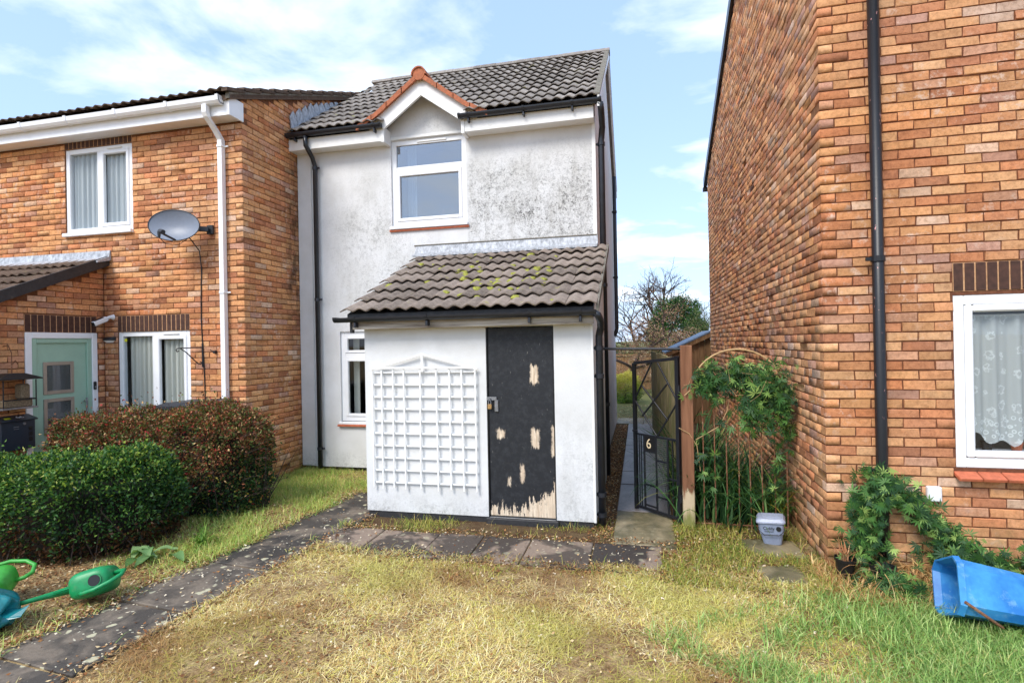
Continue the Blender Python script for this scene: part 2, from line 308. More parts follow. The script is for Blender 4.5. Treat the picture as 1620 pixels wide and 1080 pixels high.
def m_curtain(name, col, dots=True):
    g = G(name); c = g.mix(g.math('MULTIPLY', g.ramp(g.voro(11), 0.09, 0.14, (1,1,1,1), (0,0,0,1)), 0.7 if dots else 0.0), col, (0.9, 0.9, 0.88, 1))
    d = g.n('ShaderNodeBsdfDiffuse'); g.l(c, d.inputs[0]); t = g.n('ShaderNodeBsdfTranslucent'); g.l(c, t.inputs[0]); mx = g.n('ShaderNodeMixShader'); mx.inputs[0].default_value = 0.3; g.l(d.outputs[0], mx.inputs[1]); g.l(t.outputs[0], mx.inputs[2]); return g.done(mx.outputs[0])
def m_lace():
    g = G('lace_net'); x, y, z = g.sep()
    cell = g.n('ShaderNodeTexVoronoi', Scale=8.0); cell.inputs['Randomness'].default_value = 0.45; g.l(g.scale((1.3, 0.01, 0.9)), cell.inputs['Vector']); d = cell.outputs['Distance']
    rings = g.ramp(g.math('ABSOLUTE', g.math('SUBTRACT', g.math('ADD', d, g.math('MULTIPLY', g.noise(42, 3), 0.55)), 0.48)), 0.03, 0.06, (1,1,1,1), (0,0,0,1))
    hem = band(g, z, 0.9, 1.22, 0.02); hemp = g.ramp(g.math('ABSOLUTE', g.math('SUBTRACT', g.voro(22), 0.33)), 0.05, 0.09, (1,1,1,1), (0,0,0,1))
    a = g.math('MAXIMUM', g.math('MULTIPLY', rings, 0.55), g.math('MULTIPLY', g.math('MULTIPLY', hem, hemp), 0.75)); a = g.math('ADD', g.math('MULTIPLY', a, 0.42), 0.62, True)
    tr = g.n('ShaderNodeBsdfTransparent'); d_ = g.n('ShaderNodeBsdfDiffuse'); d_.inputs[0].default_value = (0.93, 0.95, 0.93, 1); t = g.n('ShaderNodeBsdfTranslucent'); t.inputs[0].default_value = (0.8, 0.8, 0.8, 1)
    m1 = g.n('ShaderNodeMixShader'); m1.inputs[0].default_value = 0.25; g.l(d_.outputs[0], m1.inputs[1]); g.l(t.outputs[0], m1.inputs[2])
    mx = g.n('ShaderNodeMixShader'); g.l(a, mx.inputs[0]); g.l(tr.outputs[0], mx.inputs[1]); g.l(m1.outputs[0], mx.inputs[2]); return g.done(mx.outputs[0])
def m_blue():
    g = G('sun_bleached_blue_plastic'); z = g.sep()[2]; c = g.mix(g.ramp(g.noise(5, 6, 0.65), 0.35, 0.7), S(28, 108, 180), S(66, 152, 206)); c = g.mix(g.math('MULTIPLY', g.ramp(g.noise(9, 7, 0.7), 0.56, 0.74), 0.6), c, S(150, 190, 212))
    return g.done(g.princ(c, 0.45, g.bump(g.noise(40, 4), 0.12, 0.003)))
def m_pipe_paint():
    g = G('chipped_black_paint'); c = g.mix(g.ramp(g.noise(22, 7, 0.7, g.scale((1, 1, 0.5))), 0.66, 0.70), S(22, 23, 27), S(196, 140, 136)); return g.done(g.princ(c, 0.42, g.bump(g.noise(50, 4), 0.2, 0.003)))
def m_zinc(name='lead_flashing', a=S(128, 132, 138), b=S(206, 210, 216)):
    g = G(name); c = g.mix(g.ramp(g.noise(22, 6, 0.7, g.scale((1, 1, 0.6))), 0.32, 0.7), a, b); return g.done(g.princ(c, 0.55, g.bump(g.noise(14, 5), 0.4, 0.01), metal=0.1))
M = dict(mortar_pale=m_mortar('pale_joint_mortar', S(168, 124, 92), S(206, 164, 124)),
 brick=m_brick(), mortar=m_mortar('orange_mortar', S(92, 58, 44), S(128, 84, 62)), mortar_l=m_mortar('tan_mortar', S(96, 64, 48), S(136, 94, 68)),
 render=m_render(), upvc=simple('white_upvc', S(240, 241, 243), 0.3, 0, 8, 0.03), upvc_d=simple('white_fascia', S(234, 234, 232), 0.45, 0.08, 12, 0.04, dirt=(S(150, 145, 130), 6, 0.62, 0.35)),
 tile=m_tile('brown_roof_tile', S(114, 108, 104), S(168, 161, 154), S(162, 162, 80), 0.6, 0.55), tile2=m_tile('porch_roof_tile', S(102, 92, 85), S(152, 138, 127), S(160, 156, 70), 0.5, 0.45),
 tile3=m_tile('neighbour_roof_tile', S(70, 58, 50), S(110, 90, 76), S(120, 120, 60), 0.25),
 terracotta=simple('terracotta', S(172, 100, 66), 0.8, 0.3, 20, 0.25, dirt=(S(104, 82, 66), 12, 0.52, 0.5)), mortar_grey=m_mortar('cement', S(96, 92, 84), S(140, 134, 122)),
 gutter=simple('black_plastic', S(36, 39, 46), 0.32, 0.05, 10, 0.2, dirt=(S(96, 94, 92), 18, 0.62, 0.35)), iron=simple('black_iron_paint', S(26, 28, 34), 0.4, 0.15, 30, 0.2, dirt=(S(92, 58, 38), 26, 0.62, 0.35)),
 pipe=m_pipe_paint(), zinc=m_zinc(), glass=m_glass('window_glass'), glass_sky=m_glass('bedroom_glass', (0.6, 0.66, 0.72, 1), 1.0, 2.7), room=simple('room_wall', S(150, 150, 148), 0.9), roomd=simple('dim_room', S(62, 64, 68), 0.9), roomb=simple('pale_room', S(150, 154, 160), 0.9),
 curtain=m_curtain('cream_net', S(240, 238, 226)), curtain_w=m_curtain('white_voile', S(238, 242, 244), False), lace=m_lace(), floral=None,
 door=m_door(), sage=simple('sage_green_door', S(158, 192, 170), 0.4, 0.04, 10, 0.04), bronze=simple('champagne_trim', S(160, 146, 132), 0.35, 0, 20, 0.06, 0.3), anth=simple('anthracite_metal', S(44, 52, 62), 0.35, 0.03, 20, 0.08),
 clay_sill=simple('clay_sill_tile', S(190, 104, 72), 0.7, 0.25, 25, 0.22), lintel=simple('dark_soldier_brick', S(74, 48, 38), 0.85, 0.5, 22, 0.35), black=simple('matt_black', S(20, 20, 22), 0.5), white=simple('white_plastic', S(236, 236, 238), 0.4, 0, 10, 0.03),
 trellis=simple('white_trellis_paint', S(238, 238, 236), 0.6, 0.15, 30, 0.05, dirt=(S(120, 92, 70), 14, 0.72, 0.8)), plinth=simple('black_bitumen', S(44, 44, 46), 0.6, 0.4, 30, 0.3, dirt=(S(110, 100, 88), 10, 0.6, 0.4)),
 slab=m_slab('weathered_slab', S(148, 130, 114), S(60, 54, 50), 0.50, 0.57, 1.7, 0.45), slab_d=m_slab('lichened_path_slab', S(126, 114, 100), S(66, 62, 58), 0.46, 0.62, 3.2, 1.0), slab_s=m_slab('wet_passage_slab', S(142, 134, 132), S(98, 94, 96), 0.35, 0.7, 2.0, 0.1, 0.35), slab_t=m_slab('mossy_concrete', S(156, 142, 112), S(92, 88, 62), 0.4, 0.65, 2.4, 0.2, 0.5),
 ground=m_ground(), leaf=m_leaf('hedge_leaf'), grass=m_leaf('grass_blade', 0.3, 0.55, 0.25), dry=m_leaf('dry_litter', 0.12, 0.85, 0.1), twig=simple('twig_bark', S(66, 54, 48), 0.9, 0.3, 30, 0.3), core=simple('dark_hedge_core_and_soil', S(34, 28, 22), 0.95, 0.8, 20, 0.5),  # core: hedge-interior shade put into a near-black colour; also serves as pot soil
 post=m_post(), fence=m_wood('mossy_fence_board', S(122, 110, 78), S(172, 160, 124), 0.65), shed=m_wood('shed_board', S(116, 84, 58), S(160, 124, 90), 0.1), fascia_w=m_wood('weathered_fascia', S(112, 100, 90), S(206, 198, 186), 0.0, 0), rust=simple('rusty_iron', S(122, 80, 54), 0.8, 0.4, 60, 0.4, dirt=(S(206, 186, 156), 24, 0.56, 0.6)),
 cane=simple('pale_cane', S(186, 152, 108), 0.7, 0.1, 40, 0.15), blue=m_blue(), greycaddy=simple('grey_caddy_plastic', S(136, 146, 168), 0.45, 0.05, 20, 0.08), green=simple('green_can_plastic', S(16, 140, 80), 0.42, 0.12, 30, 0.15, dirt=(S(112, 120, 84), 11, 0.55, 0.4)), lime=simple('lime_can_plastic', S(62, 158, 58), 0.42, 0.12, 30, 0.15, dirt=(S(112, 120, 74), 11, 0.55, 0.4)), teal=simple('teal_bag_plastic', S(20, 112, 118), 0.3, 0.2, 12, 0.3),
 bin=simple('dark_bin_plastic', S(46, 50, 56), 0.5, 0.1, 30, 0.1), dish=simple('grey_dish_paint', S(120, 128, 142), 0.45, 0.02, 30, 0.05), brass=simple('brass', S(196, 158, 106), 0.35, 0, 30, 0.1, 0.7), steel=simple('worn_steel', S(150, 152, 156), 0.35, 0.1, 40, 0.2, 0.7), felt=simple('blue_grey_felt', S(110, 128, 150), 0.8, 0.3, 30, 0.2),
 cork=simple('feeder_seed', S(126, 108, 84), 0.9, 0.6, 60, 0.4), yellow=simple('yellow_sticker', S(206, 206, 40), 0.5), seal=simple('orange_sealant', S(206, 148, 96), 0.7))
def m_floral():
    g = G('printed_floral_blind'); v = g.scale((1.0, 0.01, 0.8)); d = g.voro(9, g.mix(0.2, v, g.noise(10, 2, out=1))); c = g.mix(g.ramp(d, 0.30, 0.34), S(74, 80, 82), S(196, 198, 196)); return g.done(g.princ(c, 0.9))
M['floral'] = m_floral()
# ------------------------------------------------------------------ brickwork
PAL = [(S(206, 150, 102), 24), (S(198, 136, 92), 24), (S(216, 166, 120), 15), (S(184, 116, 80), 14), (S(160, 96, 70), 6), (S(190, 142, 116), 7), (S(172, 132, 120), 5), (S(210, 182, 160), 4), (S(138, 88, 68), 2), (S(198, 120, 78), 5)]
_pw = np.array([p[1] for p in PAL], float); _pw /= _pw.sum(); _pc = np.array([p[0][:3] for p in PAL]); _pc = _pc*0.62+(_pw[:, None]*_pc).sum(0)*0.38; _pc = _pc*np.array([1.10, 1.21, 1.30])
def course_bricks(L, z0, nc, openings=(), ztop=None, own=0, end_own=None, kmin=0):
    """stretcher bond; returns (u0,u1,z0,z1,depth); own = parity of the courses whose corner brick belongs to this wall"""
    out = []
    for k in range(kmin, nc):
        za = z0+k*0.075+0.005; zb = za+0.065; mine = (k % 2 == own); u = 0.0 if mine else 0.1125; first = True
        while u < L-0.02:
            ub = min(u+0.215, L); segs = [(u, ub)]
            for (a, b, c, d) in openings:
                if (za+zb)/2 > c and (za+zb)/2 < d:
                    ns = []
                    for (p, q) in segs:
                        if q <= a+0.001 or p >= b-0.001: ns.append((p, q)); continue
                        if p < a-0.02: ns.append((p, a-0.004))
                        if q > b+0.02: ns.append((b+0.004, q))
                    segs = ns
            for (p, q) in segs:
                if q-p < 0.025: continue
                if ztop and zb > min(ztop(p), ztop(q))+0.035: continue
                out.append((p, q, za, zb, 0.1025 if (first and mine and p < 0.001) else 0.05))
            u += 0.225; first = False
    return out
def brick_verts(O, U, N, b, jit=1.0):
    u0, u1, za, zb, dp = b; e = 0.0036; r = rng.normal(0, 0.0019*jit, (12, 3)); pr = rng.normal(0, 0.0014)
    P = np.array([(u0, -dp, za), (u1, -dp, za), (u1, -dp, zb), (u0, -dp, zb), (u0, -e*0.8, za), (u1, -e*0.8, za), (u1, -e*0.8, zb), (u0, -e*0.8, zb),
                  (u0+e, pr, za+e), (u1-e, pr, za+e), (u1-e, pr, zb-e), (u0+e, pr, zb-e)])
    r[:4] = 0; P = P+r
    return O+P[:, :1]*U+P[:, 1:2]*N+P[:, 2:]*np.array([0, 0, 1.0])
BF = np.array([(8,9,10,11),(4,5,9,8),(5,6,10,9),(6,7,11,10),(7,4,8,11),(0,1,5,4),(1,2,6,5),(2,3,7,6),(3,0,4,7)])
def lay_bricks(root, walls, keep=300, tint=(1,1,1)):
    """walls: list of (O,U,N,bricks). The `keep` largest in the picture become objects, the rest one stuff part."""
    allb = []
    for (O, U, N, bl) in walls:
        O = np.array(O, float); U = np.array(U, float); N = np.array(N, float)
        for b in bl: allb.append((O, U, N, b))
    sc = []
    for (O, U, N, b) in allb:
        q = [proj(O+u*U+np.array([0, 0, z])) for u, z in ((b[0], b[2]), (b[1], b[2]), (b[1], b[3]), (b[0], b[3]))]
        cx = sum(p[0] for p in q)/4; cy = sum(p[1] for p in q)/4
        a = 0.5*abs((q[2][0]-q[0][0])*(q[3][1]-q[1][1])-(q[3][0]-q[1][0])*(q[2][1]-q[0][1]))
        sc.append(a if (q[0][2] > 0 and -25 < cx < 1645 and -10 < cy < 1090) else 0)
    order = np.argsort(-np.array(sc)); big = set(order[:keep].tolist()); VV = []; FF = []; CC = []; nb = 0
    tint = np.array(tint)
    for i, (O, U, N, b) in enumerate(allb):
        v = brick_verts(O, U, N, b); c = _pc[rng.choice(len(PAL), p=_pw)]*rng.uniform(0.82, 1.14)*tint
        if i in big and sc[i] > 0:
            m = MB(); m.add(v.tolist(), [tuple(f) for f in BF.tolist()], (c[0], c[1], c[2], 1)); m.build('brick', M['brick'], root, origin=v.mean(0), color=True)
        else:
            VV.append(v); FF.append(BF+nb); CC.append(np.repeat(c[None], 12, 0)); nb += 12
    if VV: tag(np_mesh('brickwork', np.concatenate(VV), np.concatenate(FF), np.concatenate(CC), M['brick'], root, tuple(WL[root.name])), kind='stuff')
def panel(mb, O, U, N, L, z0, ztop, openings=(), inset=0.008, reveal=0.11, u_start=0.0):
    """wall surface with rectangular openings and reveals"""
    O = np.array(O, float)-np.array(N, float)*inset; U = np.array(U, float); N = np.array(N, float); Z = np.array([0, 0, 1.0])
    zt = ztop if callable(ztop) else (lambda u: ztop)
    us = sorted({u_start, L, *[min(max(o[0], u_start), L) for o in openings], *[min(max(o[1], u_start), L) for o in openings]})
    P = lambda u, z, n=0.0: O+u*U+z*Z-n*N
    for a, b in zip(us[:-1], us[1:]):
        if b-a < 1e-6: continue
        cuts = sorted([(o[2], o[3]) for o in openings if o[0] <= a+1e-6 and o[1] >= b-1e-6]); zc = z0
        for (c, d) in cuts:
            if c > zc: mb.add([P(a, zc), P(b, zc), P(b, c), P(a, c)], [(0, 1, 2, 3)])
            zc = max(zc, d)
        mb.add([P(a, zc), P(b, zc), P(b, zt(b)), P(a, zt(a))], [(0, 1, 2, 3)])
    for (a, b, c, d) in openings:
        mb.add([P(a, c), P(a, d), P(a, d, reveal), P(a, c, reveal)], [(0, 1, 2, 3)]); mb.add([P(b, c), P(b, d), P(b, d, reveal), P(b, c, reveal)], [(0, 1, 2, 3)])
        mb.add([P(a, c), P(b, c), P(b, c, reveal), P(a, c, reveal)], [(0, 1, 2, 3)]); mb.add([P(a, d), P(b, d), P(b, d, reveal), P(a, d, reveal)], [(0, 1, 2, 3)])
    return mb
def soldier(root, O, U, N, u0, u1, z0, z1, n):
    w = (u1-u0)/n; O = np.array(O, float); U = np.array(U, float); N = np.array(N, float)
    mm = MB(); mm.bbox(O+(u0+u1)/2*U+np.array([0, 0, (z0+z1)/2])-N*0.03, np.array([U, N, (0, 0, 1.0)]), ((u1-u0)/2-0.001, 0.0255, (z1-z0)/2-0.002), 0.001); mm.build('lintel_mortar', M['mortar_pale'], root)
    for i in range(n):
        c = O+(u0+(i+0.5)*w)*U+np.array([0, 0, (z0+z1)/2])-N*(0.050+random.uniform(-0.001, 0.002))
        m = MB(); m.bbox(c, np.array([U, N, (0, 0, 1.0)]), (w/2-0.005, 0.05, (z1-z0)/2-0.005), 0.004); m.build('soldier_brick', M['lintel'], root)
# ------------------------------------------------------------------ windows
def pane_box(name, root, O, U, N, u0, u1, z0, z1, d0, d1, mat, bev=0.003):
    O = np.array(O, float); U = np.array(U, float); N = np.array(N, float); m = MB()
    m.bbox(O+(u0+u1)/2*U+np.array([0, 0, (z0+z1)/2])-N*(d0+d1)/2, np.array([U, N, (0, 0, 1.0)]), ((u1-u0)/2, (d1-d0)/2, (z1-z0)/2), bev); return m.build(name, mat, root)
def frame_ring(mb, O, U, N, u0, u1, z0, z1, w, d0, d1, bev=0.004):
    O = np.array(O, float); U = np.array(U, float); N = np.array(N, float); A = np.array([U, N, (0, 0, 1.0)])
    for (a, b, c, d) in ((u0, u0+w, z0, z1), (u1-w, u1, z0, z1), (u0+w, u1-w, z0, z0+w), (u0+w, u1-w, z1-w, z1)):
        mb.bbox(O+(a+b)/2*U+np.array([0, 0, (c+d)/2])-N*(d0+d1)/2, A, ((b-a)/2, (d1-d0)/2, (d-c)/2), bev)
    return mb
def room(win, O, U, N, u0, u1, z0, z1, mat, depth=1.6, start=0.10, pad=0.25):
    """shallow closed room behind a window"""
    O = np.array(O, float); U = np.array(U, float); N = np.array(N, float); Z = np.array([0, 0, 1.0]); m = MB(); a, b, c, d = u0-pad, u1+pad, z0-pad, z1+pad
    P = lambda u, z, n: O+u*U+z*Z-n*N
    m.add([P(a, c, depth), P(b, c, depth), P(b, d, depth), P(a, d, depth)], [(0, 1, 2, 3)])
    for q in (((a, c), (b, c)), ((b, c), (b, d)), ((b, d), (a, d)), ((a, d), (a, c))): m.add([P(*q[0], start), P(*q[1], start), P(*q[1], depth), P(*q[0], depth)], [(0, 1, 2, 3)])
    return m.build('room_interior', mat, win)
def curtain(win, O, U, N, u0, u1, z0, z1, dep, mat, folds=9, amp=0.02, hem=None, name='curtain', seed=0):
    O = np.array(O, float); U = np.array(U, float); N = np.array(N, float); n = max(40, folds*10); nz = 10; m = MB(); vs = []; rs = random.Random(seed); ph = [rs.uniform(0, 6) for _ in range(3)]
    for j in range(nz+1):
        for i in range(n+1):
            t = i/n; u = u0+(u1-u0)*t; w = math.sin(t*folds*6.283+ph[0]+0.4*math.sin(t*7+ph[1]))+0.5*math.sin(t*folds*11+ph[2])
            zb = z0+(hem(t) if hem else 0); z = zb+(z1-zb)*j/nz; vs.append(O+u*U+np.array([0, 0, z])-N*(dep+amp*w*(1-0.35*j/nz)))
    m.add(vs, [(j*(n+1)+i, j*(n+1)+i+1, (j+1)*(n+1)+i+1, (j+1)*(n+1)+i) for j in range(nz) for i in range(n)]); return m.build(name, mat, win, smooth=True)
def gutter_run(root, x0, x1, y, z, mat, name='gutter', r=0.056, brackets=(), white=False):
    """half-round gutter hung in front of a fascia (front at y-2r)"""
    m = MB(); n = 9; yc = y-r
    ro = [(yc-r*math.cos(math.pi*k/n), z-r*math.sin(math.pi*k/n)) for k in range(n+1)]; ri = [(yc-(r-0.006)*math.cos(math.pi*k/n), z-(r-0.006)*math.sin(math.pi*k/n)) for k in range(n+1)]
    prof = ro+ri[::-1]; m.loft([[(x, p[0], p[1]) for p in prof] for x in (x0, x1)]); g = m.build(name, mat, root)
    m = MB()
    for xb in list(brackets)+[x0+0.02, x1-0.02]:
        pr = [(yc-(r+0.006)*math.cos(math.pi*k/n), z+0.006-(r+0.006)*math.sin(math.pi*k/n)) for k in range(n+1)]; m.loft([[(x, p[0], p[1]) for p in pr] for x in (xb-0.016, xb+0.016)])
    m.build('gutter_joint', mat, g)
    for xb in brackets:
        m = MB(); m.box(xb-0.012, xb+0.012, y-0.07, y, z-0.105, z-0.05, bev=0.003); m.build('gutter_bracket', mat, g)
    return g
def downpipe(root, pts, r, mat, clips=(), cdir=(1, 0, 0), name='downpipe'):
    m = MB(); m.tube(pts, r, 14); p = m.build(name, mat, root, smooth=True)
    for (x, y, z) in clips:
        m = MB(); m.tube([(x, y, z-0.022), (x, y, z+0.022)], r*1.22, 14); c = np.array(cdir); m.bar(np.array([x, y, z])+c*r, np.array([x, y, z])+c*(r+0.045), 0.022, 0.028); m.build('pipe_clip', mat, p)
    return p
# ------------------------------------------------------------------ interlocking double-roman roof tiles
TILE_MESH = {}
def tile_mesh(kind, mat, w=0.3, g=0.335, half=False):
    key = (kind, half)
    if key in TILE_MESH: return TILE_MESH[key]
    n = 8 if half else 16; W = w/2 if half else w; xs = [W*i/n for i in range(n+1)]; amp = 0.030
    prof = [amp*(0.5-0.5*math.cos(2*math.pi*x/0.15)) ** 0.85 for x in xs]; vs = []; fs = []
    for (s_, lift) in ((-0.0, 0.042), (g+0.05, 0.004)):            # lower edge proud, upper edge tucked under the next course
        for x, p in zip(xs, prof): vs.append((x, s_, p+lift))
    for x, p in zip(xs, prof): vs.append((x, 0.002, p+0.042-0.013))       # lower arris of the nose
    for x, p in zip(xs, prof): vs.append((x, 0.10, p+0.042-0.024))        # hollow underside
    k = n+1; fs += [(i, i+1, k+i+1, k+i) for i in range(n)]; fs += [(2*k+i, 2*k+i+1, i+1, i) for i in range(n)]; fs += [(3*k+i, 3*k+i+1, 2*k+i+1, 2*k+i) for i in range(n)]
    fs += [(0, k, 3*k, 2*k), (n, 2*k+n, 3*k+n, k+n)]
    me = bpy.data.meshes.new('roof_tile'); me.from_pydata(vs, [], fs); me.materials.append(mat); me.update(); me.shade_smooth()
    for p in me.polygons:
        if p.index >= n: p.use_smooth = False
    TILE_MESH[key] = me; return me
def lay_tiles(roof, kind, mat, x0, y0, z0, slope, ncol, nrow, skip=None, gauge=0.335, zoff=0.0, half_last=False):
    """courses climb in +Y at `slope`; (x0,y0,z0) is the lower left corner of the tile bed"""
    a = math.atan(slope); ca, sa = math.cos(a), math.sin(a); n = 0
    for r in range(nrow):
        for c in range(ncol+(1 if half_last else 0)):
            hf = half_last and c == ncol; x = x0+c*0.3; s_ = r*gauge; y = y0+s_*ca; z = z0+s_*sa+zoff; xm = x+(0.075 if hf else 0.15)
            if skip and skip(xm, y+gauge*0.5*ca, z+gauge*0.5*sa): continue
            me = tile_mesh(kind, mat, half=hf); o = bpy.data.objects.new('roof_tile', me)
            place(o, roof, (x+random.uniform(-.003, .003), y+random.uniform(-.004, .004), z+random.uniform(0, .004)))
            o.rotation_euler = (a+random.uniform(-.014, .014), random.uniform(-.012, .012), random.uniform(-.010, .010)); n += 1
    return n
# ------------------------------------------------------------------ ground
def gz(x, y): return 0.006*np.sin(x*2.1+1)*np.cos(y*1.7)+0.004*np.sin(x*5.3+y*3.1)
nx, ny = 130, 130
gx = np.concatenate([[-900, -200, -60, -25], np.linspace(-12, 8, nx), [25, 60, 200, 900]]); gy = np.concatenate([[-900, -200, -40, -10], np.linspace(-2, 20, ny), [40, 80, 200, 900]])
XX, YY = np.meshgrid(gx, gy); inn = ((XX > -12) & (XX < 8) & (YY > -2) & (YY < 20)); ZZ = np.where(inn, gz(XX, YY), 0.0)-0.014
V = np.stack([XX.ravel(), YY.ravel(), ZZ.ravel()], 1); W_ = len(gx); ii, jj = np.meshgrid(np.arange(W_-1), np.arange(len(gy)-1)); b0 = (jj*W_+ii).ravel()
tag(np_mesh('ground', V, np.stack([b0, b0+1, b0+W_+1, b0+W_], 1), np.ones((len(V), 3)), M['ground']), kind='structure')
def slabs(name, label, lst, mat):
    root = empty(name, (sum(s[0]+s[1] for s in lst)/2/len(lst), sum(s[2]+s[3] for s in lst)/2/len(lst), 0)); tag(root, label, kind='structure')
    for s in lst:
        x0, x1, y0, y1 = s[:4]; mt = s[4] if len(s) > 4 else mat; rz = s[5] if len(s) > 5 else 0.0; dz = random.uniform(-0.004, 0.004); m = MB()
        c = np.array([(x0+x1)/2, (y0+y1)/2, -0.022+dz]); t1, t2 = random.uniform(-.008, .008), random.uniform(-.008, .008)
        U = np.array([math.cos(rz), math.sin(rz), t1]); U /= np.linalg.norm(U); Wv = np.array([-math.sin(rz), math.cos(rz), t2]); Wv /= np.linalg.norm(Wv); m.bbox(c, np.array([U, Wv, np.cross(U, Wv)]), ((x1-x0)/2-0.006, (y1-y0)/2-0.006, 0.026), 0.006)
        m.build('paving_slab', mt, root)
    return root
pl = []
a_ = -0.105
for k in range(7):
    yc = 1.0+0.75*k+0.37; xc = -3.70+0.105*(yc-1.0)*1.0
    pl.append((xc-0.36, xc+0.36, yc-0.375, yc+0.375, M['slab_d'], a_))
for k in range(3): pl.append((-3.42+0.02*k, -2.95+0.0*k, 5.84+0.55*k-0.2, 5.84+0.55*k+0.33, M['slab_d']))
slabs('garden_path', 'dark lichen spotted paving path leading along the hedge', pl, M['slab_d'])
xs_ = [-2.98, -2.52, -1.93, -1.48, -1.02, -0.44, 0.16]
slabs('porch_paving', 'row of stained brown paving slabs in front of the white porch', [(a, b, 4.46, 5.06) for a, b in zip(xs_[:-1], xs_[1:])], M['slab'])
ys_ = [5.07, 5.55, 6.06, 7.2, 7.9, 9.0, 9.85, 10.85, 12.4]
slabs('passage_path', 'wet grey slab path running through the gated side passage', [(-0.28, 0.30, a, b, M['slab_t'] if b < 6.1 else M['slab_s']) for a, b in zip(ys_[:-1], ys_[1:])]+[(-0.55+0.6*i, 0.05+0.6*i, 12.45, 13.3, M['slab_t']) for i in range(2)], M['slab_s'])
slabs('stepping_stones', 'pale stepping slabs in the grass beside the brick side wall', [(0.86, 1.24, 4.42, 4.82, M['slab_t'], 0.2), (0.84, 1.34, 5.02, 5.42, M['slab_t'], 0.05)], M['slab_t'])
# ================================================================== WHITE RENDERED HOUSE
X, Zv = (1, 0, 0), (0, 0, 1); NF = (0, -1, 0)
WY, WX0, WX1 = 7.40, -5.03, -0.53; WB = 12.6
wh = empty('white_house', (-2.8, 8.5, 0), 'white rendered end house with brown tiled roof and gabled bedroom window', 'house')
wsl = 0.70; WEZ, WEY = 4.985, 7.14; RIDGE_Y = 10.12; RIDGE_Z = WEZ+wsl*(RIDGE_Y-WEY)
m = MB(); UO = (-5.03, WY, 0)
ow = [(1.535, 2.685, 3.57, 4.83), (0.655, 2.10, 0.72, 2.06)]
panel(m, UO, X, NF, 4.50, 0.04, 4.86, ow, inset=0.0)
m.add([(-3.76, WY, 4.86), (-2.07, WY, 4.86), (-2.915, WY, 5.48)], [(0, 1, 2)])                 # gablet
panel(m, (WX1, WY, 0), (0, 1, 0), (1, 0, 0), WB-WY, 0.04, lambda u: WEZ-0.03+wsl*((WY+u)-WEY) if WY+u <= RIDGE_Y else RIDGE_Z-0.03-wsl*((WY+u)-RIDGE_Y), [(RIDGE_Y-WY, RIDGE_Y-WY, 0, 0)], inset=0.0)
m.add([(WX0, WB, 0), (WX1, WB, 0), (WX1, WB, 5.0), (WX0, WB, 5.0)], [(0, 1, 2, 3)])
m.build('rendered_wall', M['render'], wh)
m = MB(); m.box(-5.03, -4.80, WY-0.022, WY, 0.05, 4.80, bev=0.006); m.build('corner_pilaster', M['render'], wh)
m = MB(); m.box(-0.575, -0.525, WY-0.012, WY+0.004, 0.05, 4.80, bev=0.004); m.build('corner_bead', M['upvc_d'], wh)
# bedroom window
win = empty('window', (-2.92, WY, 3.57), parent=wh); O = (-5.03, WY, 0); u0, u1, z0, z1 = 1.535, 2.685, 3.57, 4.83
m = MB(); frame_ring(m, O, X, NF, u0, u1, z0, z1, 0.075, 0.03, 0.10); zm = 4.40; pane_ = ((u0+0.075, u1-0.075),)
m.bbox(np.array(O)+np.array([(u0+u1)/2, 0.065, zm]), np.eye(3), ((u1-u0)/2-0.0755, 0.034, 0.045), 0.004)
m.build('window_frame', M['upvc'], win)
m = MB(); frame_ring(m, O, X, NF, u0+0.076, u1-0.076, z0+0.076, zm-0.046, 0.05, 0.018, 0.07, 0.008); m.build('sash', M['upvc'], win)
pane_box('pane', win, O, X, NF, u0+0.12, u1-0.12, z0+0.12, zm-0.09, 0.05, 0.056, M['glass_sky'], 0.001); pane_box('pane', win, O, X, NF, u0+0.07, u1-0.07, zm+0.04, z1-0.07, 0.05, 0.056, M['glass_sky'], 0.001)
pane_box('trickle_vent', win, O, X, NF, u0+0.40, u1-0.30, z1-0.052, z1-0.028, 0.015, 0.035, M['upvc_d'], 0.003)
pane_box('window_sill', win, O, X, NF, u0-0.02, u1+0.02, z0-0.045, z0+0.0, -0.05, 0.06, M['upvc'], 0.006); pane_box('clay_sill', win, O, X, NF, u0-0.03, u1+0.03, z0-0.075, z0-0.046, -0.03, 0.06, M['clay_sill'], 0.004)
room(win, O, X, NF, u0, u1, z0, z1, M['roomb'], 1.3, 0.105)
curtain(win, O, X, NF, u0+0.16, u0+0.30, z0, z1, 0.25, M['curtain_w'], 2, 0.02, seed=2)
# plant on the inner sill
m = MB()
for k in range(16):
    an = rng.uniform(0, 6.28); h_ = rng.uniform(0.1, 0.26); bx_, by_ = -2.70, WY+0.22; tip = (bx_+0.14*math.cos(an), by_+0.05*math.sin(an), z0+0.05+h_); m.tube([(bx_, by_, z0), ((bx_+tip[0])/2, by_, z0+0.03+h_*0.6), tip], [0.003, 0.002, 0.001], 4)
    m.bbox(np.array(tip), np.eye(3), (0.012, 0.004, 0.012), 0.003)
pot_plant = m.build('sill_plant', simple('dried_flower', S(170, 140, 130), 0.9), win)
